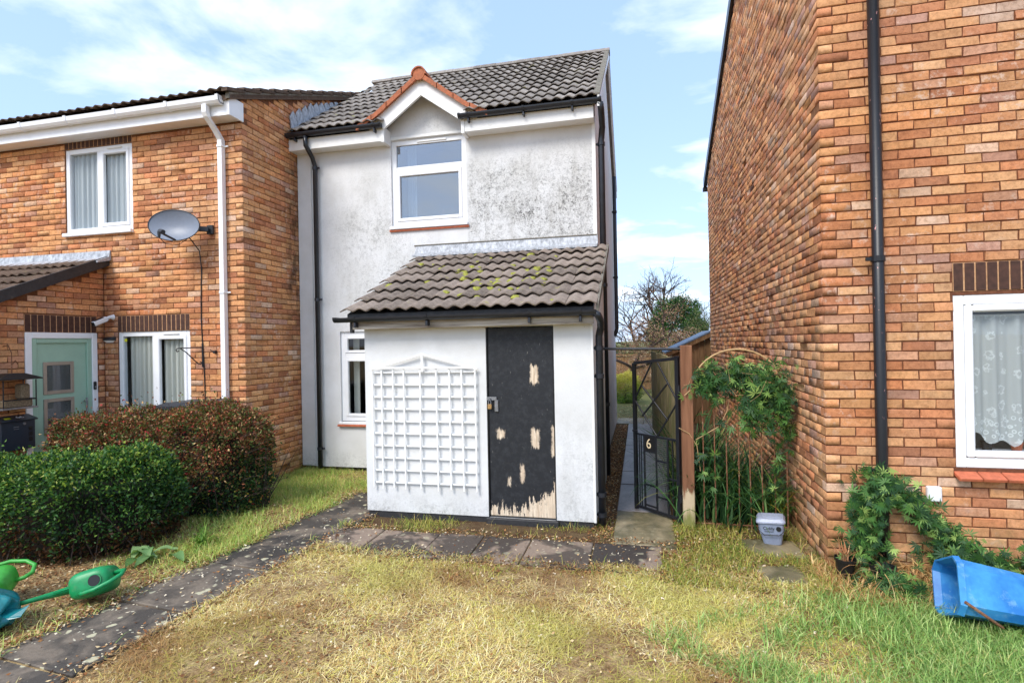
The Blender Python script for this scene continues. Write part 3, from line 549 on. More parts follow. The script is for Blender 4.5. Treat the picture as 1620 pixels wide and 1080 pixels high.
# gablet : barge boards, terracotta verge, ridge
bx, by0, by1 = -2.915, 7.16, 7.20; bs = 0.728
for sgn in (-1, 1):
    m = MB(); Pt = lambda t, dz, y: (bx+sgn*t, y, 5.575-bs*t+dz)
    m.loft([[Pt(0.0, -0.0, y), Pt(0.825, 0.0, y), Pt(0.55, -0.04, y) if False else Pt(0.60, -0.235+0.05, y), Pt(0.58, -0.24, y), Pt(0.0, -0.245, y)] for y in (by0, by1)]); m.build('bargeboard', M['upvc_d'], wh)
    m = MB(); n = 4
    for k in range(n):                        # verge tiles
        t0, t1 = 0.02+0.235*k, 0.02+0.235*(k+1)+0.012; cur = lambda t: 5.592-bs*t+0.32*max(0, t-0.62)**1.5
        m.loft([[(bx+sgn*t, y_, cur(t)+z_) for (y_, z_) in ((7.10, -0.035), (7.10, 0.035+0.012*(1-q)), (7.30, 0.055+0.012*(1-q)), (7.30, 0.0), (7.20, -0.01))] for q, t in [(qq, t0+(t1-t0)*qq) for qq in (0, .25, .5, .75, 1)]])
        m.build('verge_tile', M['terracotta'], wh); m = MB()
    m = MB(); ym = WEY+(5.64-WEZ)/wsl
    m.add([(bx, 7.20, 5.60), (bx+sgn*0.93, 7.20, 5.60-bs*0.93), (bx, ym+0.1, 5.62)], [(0, 1, 2)]); m.build('gablet_slope', M['tile'], wh)
    for q in range(3):                        # a few red gablet tiles tying into the main roof
        m = MB(); m.bbox((bx+sgn*(0.86+0.05*q), 7.26+0.1*q, 5.02+0.05*q), np.array([(0.8, 0, -0.6*sgn), (0, 1, 0), (0.6*sgn, 0, 0.8)]), (0.07, 0.09, 0.012), 0.005); m.build('valley_tile', M['terracotta'] if q < 1 else M['tile'], wh)
    m = MB(); m.box(bx+sgn*0.60-0.025, bx+sgn*0.60+0.025, 7.18, 7.395, 4.74, 4.96, bev=0.004); m.build('fascia_return', M['upvc_d'], wh)
m = MB(); rr = 0.105
for k in range(4):
    y0_, y1_ = 7.08+0.27*k, 7.08+0.27*(k+1)+0.02; rad = rr+(0.006 if k % 2 == 0 else 0)
    m.loft([[(bx+rad*math.cos(math.pi*j/10), y, 5.585+rad*1.05*math.sin(math.pi*j/10)) for j in range(11)]+[(bx-(rad-.018)*math.cos(math.pi*j/10), y, 5.585+(rad-.018)*1.05*math.sin(math.pi*j/10)) for j in range(11)] for y in (y0_, y1_)])
    m.build('ridge_tile', M['terracotta'], wh); m = MB()
m = MB(); m.tube([(bx, 7.095, 5.60), (bx, 7.12, 5.60)], 0.088, 16); m.build('ridge_end', M['terracotta'], wh)
pane_box('gablet_ledge', wh, (-5.03, WY, 0), X, NF, 1.50, 2.72, 4.835, 4.875, -0.012, 0.02, M['upvc_d'], 0.004)
# roof
roof = empty('roof', (-2.8, 8.6, 5.0), parent=wh)
m = MB(); rzb = lambda y: WEZ-0.02+wsl*(y-WEY-0.05)
for (xa, xb, ya, yb) in ((-5.02, -3.72, WEY+0.05, 8.0), (-2.11, -0.49, WEY+0.05, 8.0), (-5.02, -0.49, 8.0, RIDGE_Y)): m.loft([[(xa, y, rzb(y)), (xb, y, rzb(y)), (xb, y, rzb(y)-0.04), (xa, y, rzb(y)-0.04)] for y in (ya, yb)])
zb_ = RIDGE_Z-wsl*(WB+0.2-RIDGE_Y); m.loft([[(-5.02, RIDGE_Y, RIDGE_Z+0.03), (-0.46, RIDGE_Y, RIDGE_Z+0.03), (-0.46, RIDGE_Y, RIDGE_Z-0.06), (-5.02, RIDGE_Y, RIDGE_Z-0.06)], [(-5.02, WB+0.2, zb_+0.03), (-0.46, WB+0.2, zb_+0.03), (-0.46, WB+0.2, zb_-0.06), (-5.02, WB+0.2, zb_-0.06)]])
m.build('roof_bed', M['tile'], roof)
def skipw(x, y, z): return z < 5.585-bs*abs(x-bx)+0.0 and y < 8.3
lay_tiles(roof, 'w', M['tile'], -4.975, WEY-0.035, WEZ-0.008, wsl, 15, 11, skipw, 0.331)
for k in range(11):
    xa = -5.12+0.426*k; m = MB(); rad = 0.11+(0.005 if k % 2 else 0)
    m.loft([[(x, RIDGE_Y-rad*math.cos(math.pi*j/8), RIDGE_Z+0.015+rad*0.8*math.sin(math.pi*j/8)) for j in range(9)] for x in (xa, xa+0.43)]); m.build('ridge_tile', M['tile'], roof)
m = MB(); m.loft([[(-0.475, y, z+0.0), (-0.447, y, z), (-0.447, y, z-0.15), (-0.475, y, z-0.15)] for y, z in ((WEY-0.03, WEZ+0.035), (RIDGE_Y, RIDGE_Z+0.06), (WB+0.15, zb_+0.06))]); m.build('verge_board', M['upvc_d'], roof)
m = MB(); m.loft([[(-0.52, y, z), (-0.44, y, z), (-0.44, y, z-0.03), (-0.52, y, z-0.03)] for y, z in ((WEY-0.03, WEZ+0.06), (RIDGE_Y, RIDGE_Z+0.085), (WB+0.15, zb_+0.085))]); m.build('verge_mortar', M['mortar_grey'], roof)
# fascias, gutters, pipes
for (xa, xb) in ((-5.05, -3.505), (-2.335, -0.53)):
    m = MB(); m.box(xa, xb, 7.19, 7.215, 4.76, 4.965, bev=0.003); m.box(xa+.002, xb-.002, 7.216, 7.399, 4.765, 4.785); m.build('fascia', M['upvc_d'], wh)
gutter_run(wh, -5.10, -3.50, 7.19, 4.985, M['gutter'], brackets=(-4.9, -3.62)); gutter_run(wh, -2.36, -0.42, 7.19, 4.975, M['gutter'], brackets=(-2.22, -1.45, -0.80))
downpipe(wh, [(-4.72, 7.13, 4.93), (-4.72, 7.14, 4.80), (-4.70, 7.27, 4.66), (-4.70, 7.335, 4.55), (-4.70, 7.335, 0.03)], 0.034, M['gutter'], [(-4.70, 7.335, z) for z in (4.52, 2.55, 0.32)])
downpipe(wh, [(-0.44, 7.13, 4.93), (-0.43, 7.18, 4.84), (-0.435, 7.44, 4.72), (-0.455, 7.46, 4.55), (-0.455, 7.46, 0.05)], 0.042, M['gutter'], [(-0.455, 7.46, z) for z in (4.5, 2.6, 1.0)], (-1, 0, 0))
downpipe(wh, [(-0.47, 11.9, 5.35), (-0.47, 11.9, 2.1), (-0.50, 11.9, 2.0), (-0.53, 11.9, 1.95)], 0.04, M['gutter'], [(-0.47, 11.9, z) for z in (4.6, 3.2)], (-1, 0, 0), 'vent_pipe')
# stepped soakers on the party wall
for k in range(14):
    y_ = 7.22+0.155*k; zr = WEZ+wsl*(y_-WEY)+0.05; m = MB(); fh = min(1.0, (5.12+0.422*(y_-6.237)-zr)/0.32)
    if fh < 0.25: continue
    m.add([(-5.02, y_, zr-0.02), (-5.02, y_+0.145, zr+0.075), (-5.02, y_+0.13, zr+0.24*fh), (-5.02, y_+0.055, zr+0.30*fh), (-5.02, y_-0.03, zr+0.19*fh),
           (-4.998, y_, zr-0.02), (-4.998, y_+0.145, zr+0.075), (-5.008, y_+0.13, zr+0.24*fh), (-5.008, y_+0.055, zr+0.30*fh), (-5.006, y_-0.03, zr+0.19*fh)], [(0,1,2,3,4),(9,8,7,6,5),(0,5,6,1),(1,6,7,2),(2,7,8,3),(3,8,9,4),(4,9,5,0)])
    m.loft([[(-5.0, y_, zr), (-4.93, y_, zr-0.005), (-4.87, y_-0.01, zr+0.0), (-4.87, y_-0.01, zr+0.01), (-4.93, y_, zr+0.008), (-5.0, y_, zr+0.012)], [(-5.0, y_+0.16, zr+0.115), (-4.93, y_+0.16, zr+0.108), (-4.87, y_+0.15, zr+0.105), (-4.87, y_+0.15, zr+0.115), (-4.93, y_+0.16, zr+0.118), (-5.0, y_+0.16, zr+0.125)]])
    m.build('step_flashing', M['zinc'], wh)
# ground floor window beside the porch
win = empty('window', (-3.9, WY, 0.72), parent=wh); u0, u1, z0, z1 = 0.655, 2.02, 0.72, 2.06; m = MB(); O = (-5.03, WY, 0)
frame_ring(m, O, X, NF, u0, u1, z0, z1, 0.07, 0.03, 0.10); zm = 1.70; m.bbox(np.array(O)+np.array([(u0+u1)/2, 0.065, zm]), np.eye(3), ((u1-u0)/2-0.0705, 0.034, 0.04), 0.004); m.build('window_frame', M['upvc'], win)
m = MB(); frame_ring(m, O, X, NF, u0+0.071, u0+0.72, z0+0.071, zm-0.041, 0.045, 0.018, 0.07, 0.008); frame_ring(m, O, X, NF, u0+0.071, u0+0.72, zm+0.041, z1-0.071, 0.04, 0.018, 0.07, 0.008); m.build('sash', M['upvc'], win)
pane_box('pane', win, O, X, NF, u0+0.10, u1-0.07, z0+0.10, zm-0.07, 0.05, 0.056, M['glass'], 0.001); pane_box('pane', win, O, X, NF, u0+0.10, u1-0.07, zm+0.07, z1-0.10, 0.05, 0.056, M['glass'], 0.001)
pane_box('window_sill', win, O, X, NF, u0-0.02, u1+0.02, z0-0.04, z0, -0.04, 0.06, M['upvc'], 0.006); pane_box('clay_sill', win, O, X, NF, u0-0.04, u1+0.03, z0-0.07, z0-0.041, -0.05, 0.06, M['clay_sill'], 0.004)
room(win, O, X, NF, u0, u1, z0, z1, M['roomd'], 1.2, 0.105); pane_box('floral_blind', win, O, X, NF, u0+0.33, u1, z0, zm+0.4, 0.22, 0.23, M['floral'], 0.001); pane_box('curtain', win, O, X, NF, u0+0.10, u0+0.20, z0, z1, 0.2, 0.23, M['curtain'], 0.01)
# ---------------- porch / store
PY, PX0, PX1 = 5.46, -2.93, -0.46; PO = (PX0, PY, 0); DU0, DU1 = 1.375, 2.085
m = MB(); panel(m, PO, X, NF, PX1-PX0, 0.055, 2.06, [(DU0, DU1, 0.05, 2.015)], inset=0.0, reveal=0.09)
pz = lambda y: 2.06+0.43*(y-5.46); panel(m, (PX0, PY, 0), (0, 1, 0), (-1, 0, 0), WY-PY, 0.055, lambda u: pz(PY+u), (), inset=0.0); panel(m, (PX1, PY, 0), (0, 1, 0), (1, 0, 0), WY-PY, 0.02, lambda u: pz(PY+u), (), inset=0.0)
m.build('porch_wall', M['render'], wh)
m = MB(); m.box(PX0+0.01, PX1-0.01, PY+0.012, PY+0.05, -0.05, 0.06, bev=0.004); m.box(PX0+DU0-0.02, PX0+DU1+0.02, PY-0.035, PY+0.011, -0.05, 0.05, bev=0.008); m.build('porch_plinth', M['plinth'], wh)
dr = empty('door', (-1.2, PY, 0.06), parent=wh)
pane_box('door_panel', dr, PO, X, NF, DU0+0.014, DU1-0.014, 0.065, 2.005, 0.022, 0.062, M['door'], 0.003)
m = MB(); m.box(PX0+DU0, PX0+DU0+0.012, PY+0.005, PY+0.06, 0.05, 2.01); m.box(PX0+DU1-0.012, PX0+DU1, PY+0.005, PY+0.06, 0.05, 2.01); m.build('door_frame', M['black'], dr)
m = MB(); m.bbox((-1.505, PY+0.010, 1.275), np.eye(3), (0.055, 0.010, 0.018), 0.004); m.bbox((-1.455, PY+0.012, 1.20), np.eye(3), (0.02, 0.008, 0.06), 0.004); m.tube([(-1.535, PY, 1.285), (-1.52, PY-0.02, 1.275), (-1.505, PY, 1.265)], 0.005, 6); m.build('hasp', M['steel'], dr)
m = MB(); m.bbox((-1.520, PY-0.014, 1.195), np.eye(3), (0.021, 0.010, 0.025), 0.004); pk = m.build('padlock', M['brass'], dr); m = MB(); m.tube([(-1.532, PY-0.014, 1.218), (-1.532, PY-0.014, 1.248), (-1.520, PY-0.014, 1.262), (-1.508, PY-0.014, 1.248), (-1.508, PY-0.014, 1.218)], 0.0042, 8); m.build('shackle', M['steel'], pk)
m = MB(); m.box(PX1-0.012, PX1+0.012, PY-0.008, PY+0.025, 0.05, 2.02, bev=0.003); m.build('corner_bead', M['upvc_d'], wh)
m = MB(); m.box(-3.0, -0.43, 5.315, 5.335, 2.02, 2.135, bev=0.003); m.box(-2.95, -0.455, 5.336, 5.458, 2.025, 2.045); m.build('porch_fascia', M['fascia_w'], wh)
m = MB(); m.box(-3.02, -2.99, 5.31, 5.36, 1.985, 2.13, bev=0.003); m.build('fascia_end', M['plinth'], wh)
gutter_run(wh, -3.17, -0.40, 5.314, 2.145, M['gutter'], brackets=(-2.93, -2.12, -1.05, -0.55), r=0.05)
downpipe(wh, [(-0.42, 5.265, 2.12), (-0.385, 5.265, 2.10), (-0.365, 5.33, 2.05), (-0.375, 5.50, 1.98), (-0.395, 5.52, 1.9), (-0.395, 5.52, 0.02)], 0.036, M['gutter'], [(-0.395, 5.52, z) for z in (1.78, 1.5, 0.32, 0.12)], (-1, 0, 0))
pr = empty('porch_roof', (-1.7, 6.3, 2.2), parent=wh); psl = 0.435; PEY, PEZ = 5.25, 2.175
m = MB(); m.loft([[(-3.04, y, z), (-0.43, y, z), (-0.43, y, z-0.05), (-3.04, y, z-0.05)] for y, z in ((PEY+0.05, PEZ+0.01), (WY, PEZ+psl*(WY-PEY)-0.01))]); m.build('roof_bed', M['plinth'], pr)
lay_tiles(pr, 'p', M['tile2'], -3.09, PEY, PEZ, psl, 9, 7, None, 0.331)
m = MB(); zt = PEZ+psl*(WY-PEY); m.loft([[(x, WY-0.012, zt+0.155), (x, WY-0.004, zt+0.155), (x, WY-0.004, zt+0.0), (x, WY-0.16, zt-0.02), (x, WY-0.16, zt+0.005), (x, WY-0.03, zt+0.05)] for x in np.linspace(-3.13, -0.52, 14)]); m.build('flashing', M['zinc'], pr)
m = MB(); m.box(-3.15, -0.53, WY-0.02, WY-0.001, zt+0.156, zt+0.172, bev=0.003); m.build('flashing_bead', M['mortar_grey'], pr)
m = MB(); m.loft([[(-0.40, y, z+0.035), (-0.375, y, z+0.035), (-0.375, y, z-0.05), (-0.40, y, z-0.05)] for y, z in ((PEY+.02, PEZ), (WY-0.02, zt-0.01))]); m.build('verge_strip', M['mortar_grey'], pr)
# moss cushions sitting on the porch tiles
for k in range(60):
    x = random.uniform(-2.95, -0.6); s_ = random.uniform(0.06, 2.2)
    if random.random() < 0.4: x = random.uniform(-2.1, -1.0); s_ = random.uniform(0.5, 1.4)
    a = math.atan(psl); rr_ = random.uniform(0.02, 0.062); prof = 0.030*(0.5-0.5*math.cos(2*math.pi*((x+3.09) % 0.15)/0.15)) ** 0.85; m = MB(); n = 8
    c = np.array([x, PEY+s_*math.cos(a), PEZ+s_*math.sin(a)+prof+0.018-0.02*((s_ % 0.331)/0.331)+0.012])
    rings = [[tuple(c+np.array([rr_*f*(1+0.3*math.sin(3*t+k))*math.cos(t), rr_*f*0.8*math.sin(t), psl*rr_*f*0.8*math.sin(t)+h*rr_])) for t in [2*math.pi*q/n for q in range(n)]] for f, h in ((1.0, -0.25), (0.95, 0.12), (0.55, 0.42))]
    m.loft(rings); m.build('moss', simple_moss if 'simple_moss' in globals() else globals().setdefault('simple_moss', simple('moss', S(146, 146, 62), 0.95, 0.9, 60, 0.45)), pr, smooth=True)
# white trellis screwed to the porch wall
tr = empty('trellis', (-2.24, 5.44, 0.32), 'white painted wooden lattice trellis with pointed top on porch wall', 'trellis')
vx = np.interp([593, 608, 626, 644, 669, 695, 715, 734, 754], [593, 754], [-2.825, -1.665])
for i, x in enumerate(vx):
    m = MB(); j = random.uniform(-.006, .006); zt_ = 1.595 if i not in (0, 8) else 1.60; m.bar((x+j, 5.421, 0.315+random.uniform(-.02, .01)), (x-j, 5.421, zt_), 0.018, 0.012, (0, 1, 0), 0.002); m.build('upright_lath', M['trellis'], tr)
for z in np.linspace(1.555, 0.375, 10):
    m = MB(); j = random.uniform(-.004, .004); m.bar((-2.835, 5.437, z+j), (-1.655, 5.437, z-j), 0.014, 0.017, (0, 0, 1), 0.002); m.build('cross_lath', M['trellis'], tr)
for (a, b) in (((-2.85, 5.418, 1.585), (-2.245, 5.418, 1.745)), ((-2.245, 5.418, 1.745), (-1.64, 5.418, 1.585))):
    m = MB(); m.bar(a, b, 0.014, 0.022, (0, 0, 1), 0.002); m.build('top_rail', M['trellis'], tr)
m = MB(); m.bar((-2.245, 5.41, 1.56), (-2.245, 5.41, 1.75), 0.026, 0.010, (0, 1, 0), 0.002); m.build('king_lath', M['trellis'], tr)
m = MB(); m.bar((-2.80, 5.409, 1.602), (-1.69, 5.409, 1.602), 0.010, 0.022, (0, 0, 1), 0.002); m.build('cross_lath', M['trellis'], tr)
# ================================================================== LEFT TERRACED BRICK HOUSE
LY, LX, LXW = 6.19, -5.035, -9.75; lsl = 0.422
lh = empty('brick_house', (-7.3, 7.0, 0), 'orange brick terraced house with sage green door and white gutter', 'house')
FO = (LX, LY, 0); UL = (-1, 0, 0); LL = LX-LXW
lo_up = (1.77, 2.95, 3.525, 4.725); lo_dn = (0.865, 2.065, 0.90, 2.10)
lint_up = (1.77, 2.95, 4.725, 4.95); lint_dn = (0.865, 2.065, 2.10, 2.325)
jog = LX+7.33                       # projecting lobby starts here (u = 2.295)
m = MB(); panel(m, FO, UL, NF, LL, 0, 4.86, [lo_up, lo_dn]); 
vz = lambda y: 5.175+lsl*(y-6.237)
panel(m, (LX, LY, 0), (0, 1, 0), (1, 0, 0), 5.6, 0, lambda u: vz(LY+u))
# lobby side wall (faces right) and front
LBX, LBY = -7.33, 4.42; lz = lambda y: 3.06-0.452*(6.19-y)
dO = (LBX, LBY, 0); dop = (5.166-LBY, 6.079-LBY, 0.05, 2.09); dlint = (5.166-LBY, 6.079-LBY, 2.09, 2.315)
panel(m, dO, (0, 1, 0), (1, 0, 0), LY-LBY, 0, lambda u: lz(LBY+u), [dop]); panel(m, (LBX, LBY, 0), UL, NF, LBX-LXW, 0, lz(LBY)-0.02)
m.build('mortar_bed', M['mortar_l'], lh)
f_b = course_bricks(LL, 0, 65, [lo_up, lo_dn, lint_up, lint_dn, (jog, LL, 0, 2.9)], lambda u: 4.83, 0)
s_b = course_bricks(2.55, 0, 84, (), lambda u: vz(LY+u)-0.03, 1)
d_b = course_bricks(LY-LBY, 0, 42, [dop, dlint], lambda u: lz(LBY+u)-0.02, 0); e_b = course_bricks(LBX-LXW, 0, 30, (), lambda u: lz(LBY), 1)
lay_bricks(lh, [(FO, UL, NF, f_b), ((LX, LY, 0), (0, 1, 0), (1, 0, 0), s_b), (dO, (0, 1, 0), (1, 0, 0), d_b), ((LBX, LBY, 0), UL, NF, e_b)], 300, (1.03, 1.0, 0.98))
soldier(lh, FO, UL, NF, lint_up[0], lint_up[1], lint_up[2], 4.94, 16); soldier(lh, FO, UL, NF, lint_dn[0], lint_dn[1], lint_dn[2], lint_dn[3], 16); soldier(lh, dO, (0, 1, 0), (1, 0, 0), dlint[0], dlint[1], dlint[2]+0.002, dlint[3], 12)
def two_light(house, O, U, N, op, sash_side, mat_glass, matroom, mcurt, cname):
    u0, u1, z0, z1 = op; win = empty('window', tuple(np.array(O)+np.array(U)*(u0+u1)/2+np.array([0, 0, z0])), parent=house); m = MB(); mid = (u0+u1)/2; A = np.array([U, N, (0, 0, 1.0)], float)
    frame_ring(m, O, U, N, u0, u1, z0, z1, 0.065, 0.02, 0.09); m.bbox(np.array(O, float)+mid*np.array(U)+np.array([0, 0, (z0+z1)/2])-np.array(N)*0.055, A, (0.035, 0.0345, (z1-z0)/2-0.0655), 0.004); m.build('window_frame', M['upvc'], win)
    a, b = (u0+0.066, mid-0.036) if sash_side == 0 else (mid+0.036, u1-0.066); m = MB(); frame_ring(m, O, U, N, a, b, z0+0.066, z1-0.066, 0.05, 0.008, 0.06, 0.008); m.build('sash', M['upvc'], win)
    pane_box('pane', win, O, U, N, u0+0.06, mid-0.03, z0+0.06, z1-0.06, 0.045, 0.051, mat_glass, 0.001); pane_box('pane', win, O, U, N, mid+0.03, u1-0.06, z0+0.06, z1-0.06, 0.045, 0.051, mat_glass, 0.001)
    pane_box('window_sill', win, O, U, N, u0-0.01, u1+0.01, z0-0.05, z0-0.001, -0.05, 0.06, M['upvc'], 0.006); room(win, O, U, N, u0, u1, z0, z1, matroom, 1.2, 0.10)
    c = pane_box('trickle_vent', win, O, U, N, a+0.12, b-0.12, z1-0.05, z1-0.03, 0.0, 0.03, M['upvc_d'], 0.003)
    return win, mid
w1, mid = two_light(lh, FO, UL, NF, lo_up, 0, M['glass'], M['room'], None, '')
for a, b in ((lo_up[0]+0.07, mid-0.04), (mid+0.04, lo_up[1]-0.07)): curtain(w1, FO, UL, NF, a, b, lo_up[2]+.03, lo_up[3]-.06, 0.09, M['curtain_w'], 6, 0.022, seed=int(a*100))
w2, mid = two_light(lh, FO, UL, NF, lo_dn, 0, M['glass'], M['room'], None, '')
curtain(w2, FO, UL, NF, lo_dn[0]+0.06, mid-0.08, lo_dn[2], lo_dn[3]-.06, 0.10, M['curtain'], 6, 0.028, seed=5); curtain(w2, FO, UL, NF, mid+0.0, lo_dn[1]-0.10, lo_dn[2], lo_dn[3]-.06, 0.10, M['curtain'], 7, 0.028, seed=9)
pane_box('window_sticker', w2, FO, UL, NF, lo_dn[1]-0.115, lo_dn[1]-0.07, lo_dn[3]-0.135, lo_dn[3]-0.095, 0.041, 0.0445, M['yellow'], 0.001)
# front door in the lobby side wall
dn = (1.0, 0, 0); dU = (0, 1, 0); dr = empty('door', (LBX, 5.62, 0.05), parent=lh); a, b, c, d = dop
m = MB(); frame_ring(m, dO, dU, dn, a, b, c, d, 0.075, -0.012, 0.08, 0.006); m.build('door_frame', M['upvc'], dr)
m = MB(); frame_ring(m, dO, dU, dn, a+0.076, b-0.076, c+0.05, d-0.076, 0.06, 0.0, 0.07, 0.006); m.build('door_stile', M['sage'], dr)
leaf = pane_box('door_leaf', dr, dO, dU, dn, a+0.135, b-0.135, c+0.1, d-0.135, 0.025, 0.065, M['sage'], 0.004)
for (za, zb) in ((1.30, 1.715), (0.79, 1.245), (0.30, 0.72)):
    m = MB(); frame_ring(m, dO, dU, dn, 5.385-LBY, 5.77-LBY, za, zb, 0.045, 0.012, 0.03, 0.004); wf = m.build('glazing_trim', M['bronze'], dr)
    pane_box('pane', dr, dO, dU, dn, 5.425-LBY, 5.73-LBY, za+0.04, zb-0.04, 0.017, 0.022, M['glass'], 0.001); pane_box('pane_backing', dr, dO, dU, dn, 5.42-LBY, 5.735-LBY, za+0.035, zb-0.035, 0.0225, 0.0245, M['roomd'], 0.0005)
m = MB(); m.bar((LBX+0.03, 5.90, 1.02), (LBX+0.03, 5.90, 1.22), 0.02, 0.02); m.bar((LBX-0.02, 5.90, 1.17), (LBX+0.03, 5.90, 1.17), 0.016, 0.016); m.build('door_handle', M['steel'], dr)
# eaves
m = MB(); m.box(LXW, -5.02, 5.965, 5.99, 4.82, 5.035, bev=0.004); m.box(LXW+.002, -5.022, 5.991, 6.19, 4.825, 4.845); m.build('fascia', M['upvc'], lh)
m = MB(); m.box(-5.045, -5.018, 5.955, 6.215, 4.812, 5.06, bev=0.004); m.box(-5.20, -5.046, 5.958, 5.964, 4.815, 5.05); m.build('fascia_end', M['upvc'], lh)
g = MB(); prof = [(5.964, 5.03), (5.964, 4.965), (5.945, 4.945), (5.885, 4.945), (5.862, 4.975), (5.855, 5.03), (5.866, 5.03), (5.872, 4.985), (5.89, 4.957), (5.94, 4.957), (5.954, 4.97), (5.954, 5.03)]
g.loft([[(x, p[0], p[1]) for p in prof] for x in (LXW, -5.10)]); gg = g.build('gutter', M['upvc'], lh)
for x in (-5.12, -5.9, -6.72, -7.55, -8.35, -9.1):
    m = MB(); m.loft([[(xx, p[0], p[1]) for p in ((5.962, 5.04), (5.962, 4.955), (5.948, 4.938), (5.882, 4.938), (5.853, 4.972), (5.846, 5.04))] for xx in (x-0.02, x+0.02)]); m.build('gutter_bracket', M['upvc'], gg)
m = MB(); sq = lambda x, y, z, w=0.0325: [(x-w, y-w, z), (x+w, y-w, z), (x+w, y+w, z), (x-w, y+w, z)]
m.loft([sq(-5.33, 5.905, 4.945), sq(-5.33, 5.905, 4.85), sq(-5.33, 5.93, 4.80), sq(-5.32, 6.08, 4.66), sq(-5.315, 6.145, 4.58), sq(-5.315, 6.145, 0.10)]); dp = m.build('downpipe', M['upvc'], lh)
for z in (4.50, 2.58): m = MB(); m.bbox((-5.315, 6.145, z), np.eye(3), (0.04, 0.042, 0.015), 0.004); m.bbox((-5.25, 6.165, z), np.eye(3), (0.028, 0.008, 0.010), 0.003); m.build('pipe_clip', M['upvc'], dp)
# roof with its eaves courses
rf = empty('roof', (-7.3, 7, 5.1), parent=lh); EY, EZ = 5.88, 5.055
m = MB(); yr = 10.3; m.loft([[(LXW, y, z), (-4.985, y, z), (-4.985, y, z-0.06), (LXW, y, z-0.06)] for y, z in ((EY+0.05, EZ), (yr, EZ+lsl*(yr-EY-.05)), (14.6, EZ-0.1))]); m.build('roof_bed', M['tile3'], rf)
lay_tiles(rf, 'l', M['tile3'], -9.785, EY, EZ+0.0, lsl, 16, 3, None, 0.331); 
m = MB()
for k in range(13):                  # verge: cement bedding with lifted tile ends
    s_ = 0.331*k; ca = math.cos(math.atan(lsl)); y_ = EY+s_*ca; z_ = EZ+lsl*s_*ca
    m = MB(); m.loft([[(-5.05, yy, zz+.005), (-4.965, yy, zz+.005), (-4.965, yy, zz+0.05), (-5.05, yy, zz+0.055)] for yy, zz in ((y_-0.02, z_+0.012), (y_+0.35*ca, z_+0.35*ca*lsl-0.014))]); m.build('verge_tile', M['tile3'], rf)
m = MB(); m.loft([[(-5.034, y, z), (-4.985, y, z), (-4.985, y, z-0.075), (-5.034, y, z-0.075)] for y, z in ((EY+0.03, EZ+0.02), (yr, EZ+0.02+lsl*(yr-EY-.03)))]); m.build('verge_mortar', M['mortar_grey'], rf)
# lobby lean-to roof
pr = empty('lobby_roof', (-8.5, 5.3, 2.6), parent=lh); sl_ = 0.452; y0_, z0_ = 4.24, 2.245
m = MB(); m.loft([[(LXW, y, z), (-7.235, y, z), (-7.235, y, z-0.07), (LXW, y, z-0.07)] for y, z in ((y0_+.03, z0_), (6.185, z0_+sl_*(6.155-y0_)))]); m.build('roof_bed', M['plinth'], pr)
lay_tiles(pr, 'l', M['tile3'], -9.64, y0_, z0_+0.0, sl_, 8, 6, None, 0.335)
m = MB(); m.loft([[(-7.24, y, z+0.05), (-7.215, y, z+0.05), (-7.215, y, z-0.09), (-7.24, y, z-0.09)] for y, z in ((y0_-.01, z0_), (6.188, z0_+sl_*(6.188-y0_)))]); m.build('verge_board', M['plinth'], pr)
zt = z0_+sl_*(6.19-y0_); m = MB(); m.loft([[(x, LY-0.014, zt+0.12), (x, LY-0.002, zt+0.12), (x, LY-0.002, zt-0.02), (x, LY-0.20, zt-0.075), (x, LY-0.20, zt-0.05), (x, LY-0.03, zt+0.03)] for x in np.linspace(LXW, -7.19, 10)]); m.build('flashing', M['zinc'], pr)
# ================================================================== RIGHT BRICK HOUSE
RX, RY, RB = 1.445, 4.87, 12.11
rh = empty('brick_house', (3.2, 7.5, 0), 'orange brick house with tall blank gable side and lace curtained window', 'house')
RXE = 4.2; rw = (2.355-RX, 3.55-RX, 0.825, 2.15); rl = (2.355-RX, 3.55-RX, 2.175, 2.40); rsl = 0.452
rz = lambda y: 5.19+rsl*(12.30-y) if y > 8.5 else 5.19+rsl*(12.30-8.5)-rsl*(8.5-y)
m = MB(); panel(m, (RX, RY, 0), X, NF, RXE-RX, 0, 5.15, [rw])
panel(m, (RX, RY, 0), (0, 1, 0), (-1, 0, 0), RB-RY, 0, lambda u: rz(RY+u), [(8.5-RY, 8.5-RY, 0, 0)]); m.build('mortar_bed', M['mortar'], rh)
fb = course_bricks(RXE-RX, 0, 69, [rw, rl, (rw[0], rw[1], 0.735, 0.83)], None, 0); sb = course_bricks(RB-RY, 0, 94, (), lambda u: rz(RY+u)-0.02, 1)
lay_bricks(rh, [((RX, RY, 0), X, NF, fb), ((RX, RY, 0), (0, 1, 0), (-1, 0, 0), sb)], 300, (0.98, 0.97, 0.98))
soldier(rh, (RX, RY, 0), X, NF, rl[0], rl[1], rl[2], rl[3], 16)
O = (RX, RY, 0); u0, u1, z0, z1 = rw; win = empty('window', (2.95, RY, z0), parent=rh); m = MB(); frame_ring(m, O, X, NF, u0, u1, z0, z1, 0.075, 0.012, 0.09, 0.006); m.build('window_frame', M['upvc'], win)
m = MB(); frame_ring(m, O, X, NF, u0+0.077, u1-0.077, z0+0.077, z1-0.077, 0.055, 0.0, 0.06, 0.012); m.build('sash', M['upvc'], win)
pane_box('pane', win, O, X, NF, u0+0.12, u1-0.12, z0+0.12, z1-0.12, 0.04, 0.046, M['glass'], 0.001); room(win, O, X, NF, u0, u1, z0, z1, M['room'], 1.5, 0.10)
curtain(win, O, X, NF, u0+0.10, u1-0.10, 1.02, z1-0.16, 0.085, M['lace'], 7, 0.02, hem=lambda t: 0.055*abs(math.sin(t*19))+0.05*math.sin(t*9+2.2), name='lace_curtain', seed=4)
